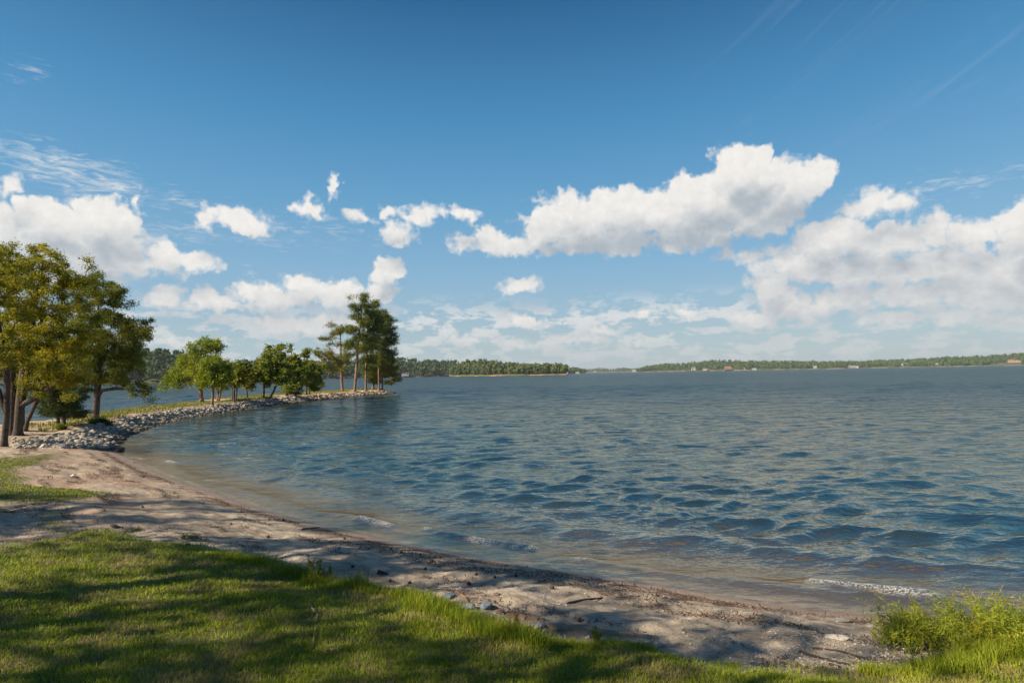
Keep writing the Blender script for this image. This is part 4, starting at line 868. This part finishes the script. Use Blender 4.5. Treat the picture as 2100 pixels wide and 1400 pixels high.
# a scrap of paper
p = hit(146, 976); bm = bmesh.new(); V = [[bm.verts.new(((i - 2) * .035, (j - 2) * .03, .012 + .02 * math.sin(i * 1.7 + j) + .01 * (i % 2))) for j in range(5)] for i in range(5)]
for i in range(4):
    for j in range(4): bm.faces.new((V[i][j], V[i + 1][j], V[i + 1][j + 1], V[i][j + 1]))
o = bmo('paper_scrap', bm, simple('paper', (.7, .7, .68), None, 1, .8)); o.location = p; o.scale = (1.3, 1, 1.4); tag(o, 'crumpled white paper scrap on the sand at the left', 'litter')

# drift line of dark leaves and twigs, pebbles
def bits(name, label, cat, P, size, m_, seed, aspect=(2.2, .8), lift=.4):
    rg = np.random.default_rng(seed); n = len(P); z = ground_z(P[:, 0], P[:, 1]); C = np.c_[P, z + .014]
    dirs = np.c_[rg.normal(size=(n, 2)), rg.normal(size=n) * lift]; L = size * rg.uniform(.4, 1.6, n)
    V, q = cards(C, L * aspect[0], L * aspect[1], rg, up=2, dirs=dirs); o = link(name, mesh(name, V, [q]), m_); tag(o, label, cat, kind='stuff'); return o
rg = np.random.default_rng(9); N = 900000; X = rg.uniform(-19, 13, N); Y = rg.uniform(3, 27, N); D_ = shore_d(X, Y); W_ = np.hypot(X, Y)
AL = X * .86 - Y * .5; cl_ = fbm(AL * .9, D_ * 3.6, 4, 91); L_ = lawn_d(X, Y)
p1 = np.exp(-((D_ - .55 - .16 * fbm(X * .8, Y * .8, 2, 5)) / .10) ** 2) * .9 + np.exp(-((D_ - 1.25 - .5 * fbm(X * .4, Y * .4, 2, 6)) / .16) ** 2) * sstep(-.05, .25, cl_) * .8 + .75 * sstep(.16, .36, cl_) * (D_ > .5) + .02
deb = (rg.random(N) < p1 * sstep(-.45, .1, cl_) * 1.6) & (D_ > .3) & (L_ < .05)
bits('drift_debris', 'dark drift line of leaves, bark and twigs along the sand', 'debris', np.c_[X, Y][deb], .014, leafmat('debris', ((.035, .020, .013), (.075, .038, .022), (.17, .085, .05)), .05, 2), 10)
# heap of dark debris at the lower right
HP = np.array([hit0(rg.uniform(1560, 1850), rg.uniform(1318, 1376)) for _ in range(1500)]); bits('drift_debris', 'dark heap of wood and bark scraps at the lawn edge on the right', 'debris', HP[fbm(HP[:, 0] * 2.2, HP[:, 1] * 3.5, 3, 88) > -.05], .015, leafmat('debris_black', ((.02, .017, .014), (.05, .04, .03), (.16, .12, .08)), .05, 2), 12, (2.4, .6), .25)
N = 110000; X = rg.uniform(-9, 11, N); Y = rg.uniform(3, 16, N); D_ = shore_d(X, Y); L_ = lawn_d(X, Y)
pg = np.exp(-((L_ + .35) / .4) ** 2) + .22 * sstep(0, .3, fbm(X, Y, 3, 14)) + .32
ok = (rg.random(N) < pg * .55) & (D_ > .35) & (L_ < .08); PX_, PY_ = X[ok], Y[ok]; PZ_ = ground_z(PX_, PY_)
lowr = np.array([hit0(rg.uniform(1540, 1900), rg.uniform(1300, 1372)) for _ in range(1500)]); lz = ground_z(lowr[:, 0], lowr[:, 1])
PX_ = np.r_[PX_, lowr[:, 0]]; PY_ = np.r_[PY_, lowr[:, 1]]; PZ_ = np.r_[PZ_, lz]
ico = bmesh.new(); bmesh.ops.create_icosphere(ico, subdivisions=1, radius=.5); IV = np.array([v.co[:] for v in ico.verts]) * np.array([1.2, .9, .6]); IQ = np.array([[v.index for v in f.verts] for f in ico.faces]); ico.free()
sz = .004 + .016 * rg.random(len(PX_)) ** 3; V, q = replicate(IV, IQ, np.c_[PX_, PY_, PZ_ + .007], sz * rg.uniform(.8, 1.3, len(sz)), sz, rg.uniform(0, 6.3, len(sz)))
tag(link('gravel', mesh('gravel', V, [q]), leafmat('pebbles', ((.16, .13, .11), (.42, .37, .31), (.70, .66, .60)), 0.0, 9)), 'pale pebbles and grit scattered over the upper beach', 'gravel', kind='stuff')

# ------------------------------------------------------------------ grass
def blades(P, hgt, wid, rg, lean=.45):
    n = len(P); a = rg.uniform(0, 2 * math.pi, n); side = np.c_[np.cos(a), np.sin(a), 0 * a]; b = rg.uniform(0, 2 * math.pi, n); ln = rg.uniform(.1, 1, n) * lean
    d = np.c_[np.cos(b) * ln, np.sin(b) * ln, 0 * b]; h = hgt[:, None]; w_ = wid[:, None]; up = np.array([[0, 0, 1.]])
    m_ = P + up * h * .55 + d * h * .35; tp = P + up * h * (1 - .25 * ln[:, None]) + d * h * 1.1
    V = np.stack([P - side * w_ * .5, P + side * w_ * .5, m_ + side * w_ * .38, m_ - side * w_ * .38, tp], 1).reshape(-1, 3)
    o = np.arange(n)[:, None] * 5; return V, o + np.array([[0, 1, 2, 3]]), o + np.array([[3, 2, 4]])
def grass_mat(name, cols, dry, thr=.55):
    m, t, out = material(name); g_ = t.node('ShaderNodeNewGeometry'); P = g_.outputs['Position']; rnd = g_.outputs['Random Per Island']
    n = t.noise(P, 1.6, 4, .6); f = t.m('ADD', t.m('MULTIPLY', rnd, .6), t.m('MULTIPLY', t.mr(n, .3, .7, typ='LINEAR'), .45), clamp=True)
    rp = t.node('ShaderNodeValToRGB', {0: f}); e = rp.color_ramp.elements; e[0].color = c4(cols[0]); e[1].color = c4(cols[2]); e[0].position = .1; e[1].position = .92; x_ = e.new(.5); x_.color = c4(cols[1])
    dm = t.m('MULTIPLY', t.mr(t.noise(t.v('MULTIPLY', P, (1, 1.5, 1)), 1.5, 5, .7), thr, thr + .12), t.mr(rnd, .0, .75, 1, .35)); c = t.mix(dm, rp.outputs[0], dry)
    b = t.node('ShaderNodeBsdfPrincipled', {'Base Color': c, 'Roughness': .6}); b.inputs['Specular IOR Level'].default_value = .25
    tr = t.node('ShaderNodeBsdfTranslucent', {'Color': c}); t.put(out.inputs[0], t.node('ShaderNodeMixShader', {0: .3, 1: b.outputs[0], 2: tr.outputs[0]}).outputs[0]); return m
GRASS = grass_mat('grass_blades', ((.095, .150, .009), (.21, .27, .014), (.40, .42, .04)), (.33, .25, .12), .48)
TALL = grass_mat('tall_grass', ((.09, .145, .008), (.19, .25, .013), (.36, .37, .03)), (.32, .26, .11), .66)
rg = np.random.default_rng(21); N = 620000
r_ = 2.6 * np.exp(rg.random(N) * math.log(24 / 2.6)); a_ = R(1) * rg.uniform(-50, 52, N); X = r_ * np.sin(a_); Y = r_ * np.cos(a_); L_ = lawn_d(X, Y)
bare = fbm(X * .8, Y * .8, 4, 60)
ok = (L_ > -.06) & (rg.random(N) < np.where(bare > .50, .5, 1.0) * sstep(-.12, .45, L_ + .06) * np.where(X < -6.5, .55 + .6 * sstep(-.2, .2, fbm(X, Y, 3, 70)), 1)); X, Y, L_, r_ = X[ok], Y[ok], L_[ok], r_[ok]
Z = ground_z(X, Y); edge_ = np.exp(-((L_ - .12) / .16) ** 2) * sstep(-4.2, -2.2, X)
h_ = (.030 + .026 * rg.random(len(X)) + .018 * (vnoise(X * 1.2, Y * 1.2, 3) - .3)) * (1 + .25 * edge_); wd_ = np.maximum(.0032, r_ * .0010) * rg.uniform(.7, 1.3, len(X))
V, q, t3 = blades(np.c_[X, Y, Z - .004], h_, wd_, rg, .9)
tag(link('lawn_grass', mesh('lawn_grass', V, [q, t3]), GRASS), 'short mown green grass of the lawn', 'grass', kind='stuff')
# taller grass along the edge of the lawn
EDGE = [(485, 1146, 30, .12), (520, 1155, 36, .15), (560, 1165, 30, .10), (600, 1175, 34, .12), (650, 1196, 34, .16), (700, 1206, 30, .14), (735, 1208, 26, .2), (760, 1216, 30, .12), (830, 1224, 34, .13), (870, 1240, 36, .17), (900, 1255, 40, .15), (930, 1268, 40, .16),
        (965, 1282, 42, .15), (1000, 1295, 42, .17), (1040, 1305, 38, .15), (1080, 1312, 34, .15), (1120, 1322, 34, .11), (1180, 1325, 34, .09), (1240, 1328, 36, .10), (1310, 1330, 36, .08), (870, 1290, 44, .07), (1500, 1364, 24, .06), (1790, 1385, 30, .12), (1850, 1382, 30, .09), (1910, 1376, 34, .11), (1960, 1366, 44, .15), (2010, 1354, 44, .20), (2060, 1347, 44, .22), (2110, 1344, 50, .22), (2170, 1345, 50, .2)]
Ps, hs = [], []
for (px, py, sp_, hh) in EDGE:
    c = hit(px, py); s = c[1] / FPX * sp_; n = int(900 * (sp_ / 36) ** 2 * (1.0 if hh > .11 else .5)); q_ = np.c_[c[0] + rg.normal(size=n) * s * .55, c[1] + rg.normal(size=n) * s * .42]; Ps.append(q_); hs.append(hh * rg.uniform(.35, 1.15, n))
Ps = np.concatenate(Ps); hs = np.concatenate(hs); Z = ground_z(Ps[:, 0], Ps[:, 1]); V, q, t3 = blades(np.c_[Ps, Z - .005], hs, rg.uniform(.003, .006, len(hs)), rg, .55)
tag(link('tall_grass', mesh('tall_grass', V, [q, t3]), TALL), 'taller uncut grass growing along the edge of the lawn', 'grass', kind='stuff')
# grass along the top of the spit and tufts on the beach head
N = 60000; s_ = rg.uniform(2, cum[-1], N); X = np.interp(s_, cum, path[:, 0]) - rg.uniform(1.6, 12, N); Y = np.interp(s_, cum, path[:, 1]) + rg.uniform(-1, 1, N); D_ = shore_d(X, Y)
ok = (D_ > 1.7) & (fbm(X * .28, Y * .28, 3, 17) + .25 * (D_ < 3.4) > .02 + .35 * (1 - sstep(32, 50, Y))); X, Y = X[ok], Y[ok]; V, q, t3 = blades(np.c_[X, Y, ground_z(X, Y) - .01], rg.uniform(.06, .22, len(X)), rg.uniform(.03, .06, len(X)), rg, .6)
tag(link('spit_grass', mesh('spit_grass', V, [q, t3]), grass_mat('spit_grass', ((.09, .12, .015), (.16, .19, .02), (.27, .26, .04)), (.38, .30, .14), .5)), 'patchy yellow green grass on the flat top of the spit', 'grass', kind='stuff')

# ------------------------------------------------------------------ low plants
def herb(nm, label, cat, base, spread, height, stems, nleaf, leaf, lm, seed, lean=.5, group=None, droop=.3, head=0):
    rg = np.random.default_rng(seed); B = hit(*base); s = B[1] / FPX; e = empty(nm, B); tag(e, label, cat, group); seg, C, Dn = [], [], []
    for _ in range(stems):
        ox, oy = rg.normal(size=2) * spread * s * np.array([.5, .35]); bz = float(ground_z(B[0] + ox, B[1] + oy)) - B[2]; hh = height * s * rg.uniform(.45, 1.0) ; az_ = rg.uniform(0, 6.28); ln = rg.uniform(.1, 1) * lean
        pr = np.array([ox, oy, bz]); K = 6
        for i in range(1, K + 1):
            t_ = i / K; p_ = np.array([ox + math.cos(az_) * ln * hh * t_ ** 1.6, oy + math.sin(az_) * ln * hh * t_ ** 1.6, bz + hh * (t_ - droop * ln * t_ ** 3)])
            seg.append([*pr, *p_, .0030 * (1.2 - t_), .0030 * (1.2 - t_ - .1)])
            if t_ > .25:
                for _ in range(nleaf // K + (head if i == K else 0)):
                    a2_ = rg.uniform(0, 6.28); C.append(pr + (p_ - pr) * rg.random()); dv = (p_ - pr) / np.linalg.norm(p_ - pr) * .6 + np.array([math.cos(a2_), math.sin(a2_), .1 - .3 * rg.random()]) * .8; Dn.append(dv)
            pr = p_
    V, q = frusta(seg, 4); link('stems', mesh('stems', V, [q]), lm, e)
    V, q = cards(np.array(C), leaf[0], leaf[1], rg, dirs=np.array(Dn)); link('foliage', mesh('foliage', V, [q]), lm, e); return e
WILLOW = leafmat('leaves_willow', ((.11, .16, .012), (.24, .28, .018), (.42, .37, .035)), .4, 2.5); WEED = leafmat('leaves_weed', ((.07, .10, .02), (.13, .17, .03), (.24, .22, .05)), .35, 5)
WG = 'willow shrubs at the water edge'
herb('willow_shrub', 'largest yellow green willow shrub at the lower right, bending over the water', 'shrub', (1960, 1326), 135, 104, 240, 32, (.058, .009), WILLOW, 1, 1.0, WG)
herb('willow_shrub', 'willow shrub cut by the right edge of the picture', 'shrub', (2085, 1318), 85, 106, 150, 30, (.058, .009), WILLOW, 2, .9, WG)
herb('willow_shrub', 'low outlying willow shrub leaning over the sand at the left of the big one', 'shrub', (1850, 1318), 46, 62, 70, 26, (.052, .008), WILLOW, 3, .9, WG)
herb('willow_shrub', 'small yellow willow sprig above the wet sand at the back of the shrubs', 'shrub', (1868, 1290), 40, 50, 46, 26, (.05, .008), WILLOW, 4, .9, WG)
herb('leafy_weed', 'bushy weed with clustered leaf heads rising from the lawn edge', 'weed', (652, 1196), 26, 56, 34, 26, (.026, .012), WEED, 5, .5, head=6)
herb('leafy_weed', 'reddish yellow weed beside the driftwood log', 'weed', (1058, 1296), 8, 52, 7, 30, (.022, .009), leafmat('leaves_rusty', ((.16, .14, .02), (.30, .22, .03), (.40, .24, .05)), .35, 5), 6, .3)
herb('grass_stalk', 'thin upright grass stalk by the lawn edge left of the stones', 'weed', (755, 1210), 8, 62, 7, 8, (.02, .004), WEED, 7, .25)
herb('leafy_weed', 'small green sprout alone on the pebbly sand at the left', 'weed', (384, 1105), 18, 9, 30, 12, (.025, .010), WEED, 8, 1.2)
herb('leafy_weed', 'tiny green sprout on the sand above the lawn at the far left', 'weed', (275, 1090), 14, 8, 24, 12, (.025, .010), WEED, 9, 1.2)
herb('leafy_weed', 'broad leaved weed in the grass below the buried log', 'weed', (1225, 1318), 14, 34, 12, 20, (.03, .014), WEED, 10, .6)
herb('leafy_weed', 'pair of small leafy weeds at the lawn edge above the blue stones', 'weed', (845, 1228), 22, 26, 14, 18, (.022, .010), WEED, 11, .5)

# ------------------------------------------------------------------ air
bm = bmesh.new(); box(bm, -5200, 5200, -400, 5400, -6, 95); m, t, out = material('haze')
vp = t.node('ShaderNodeVolumePrincipled', {'Color': (.80, .89, 1.0, 1), 'Density': 8e-5, 'Anisotropy': .2}); t.put(out.inputs[1], vp.outputs[0])
hz = bmo('haze', bm, m); tag(hz, kind='stuff')
hz.name = 'haze'
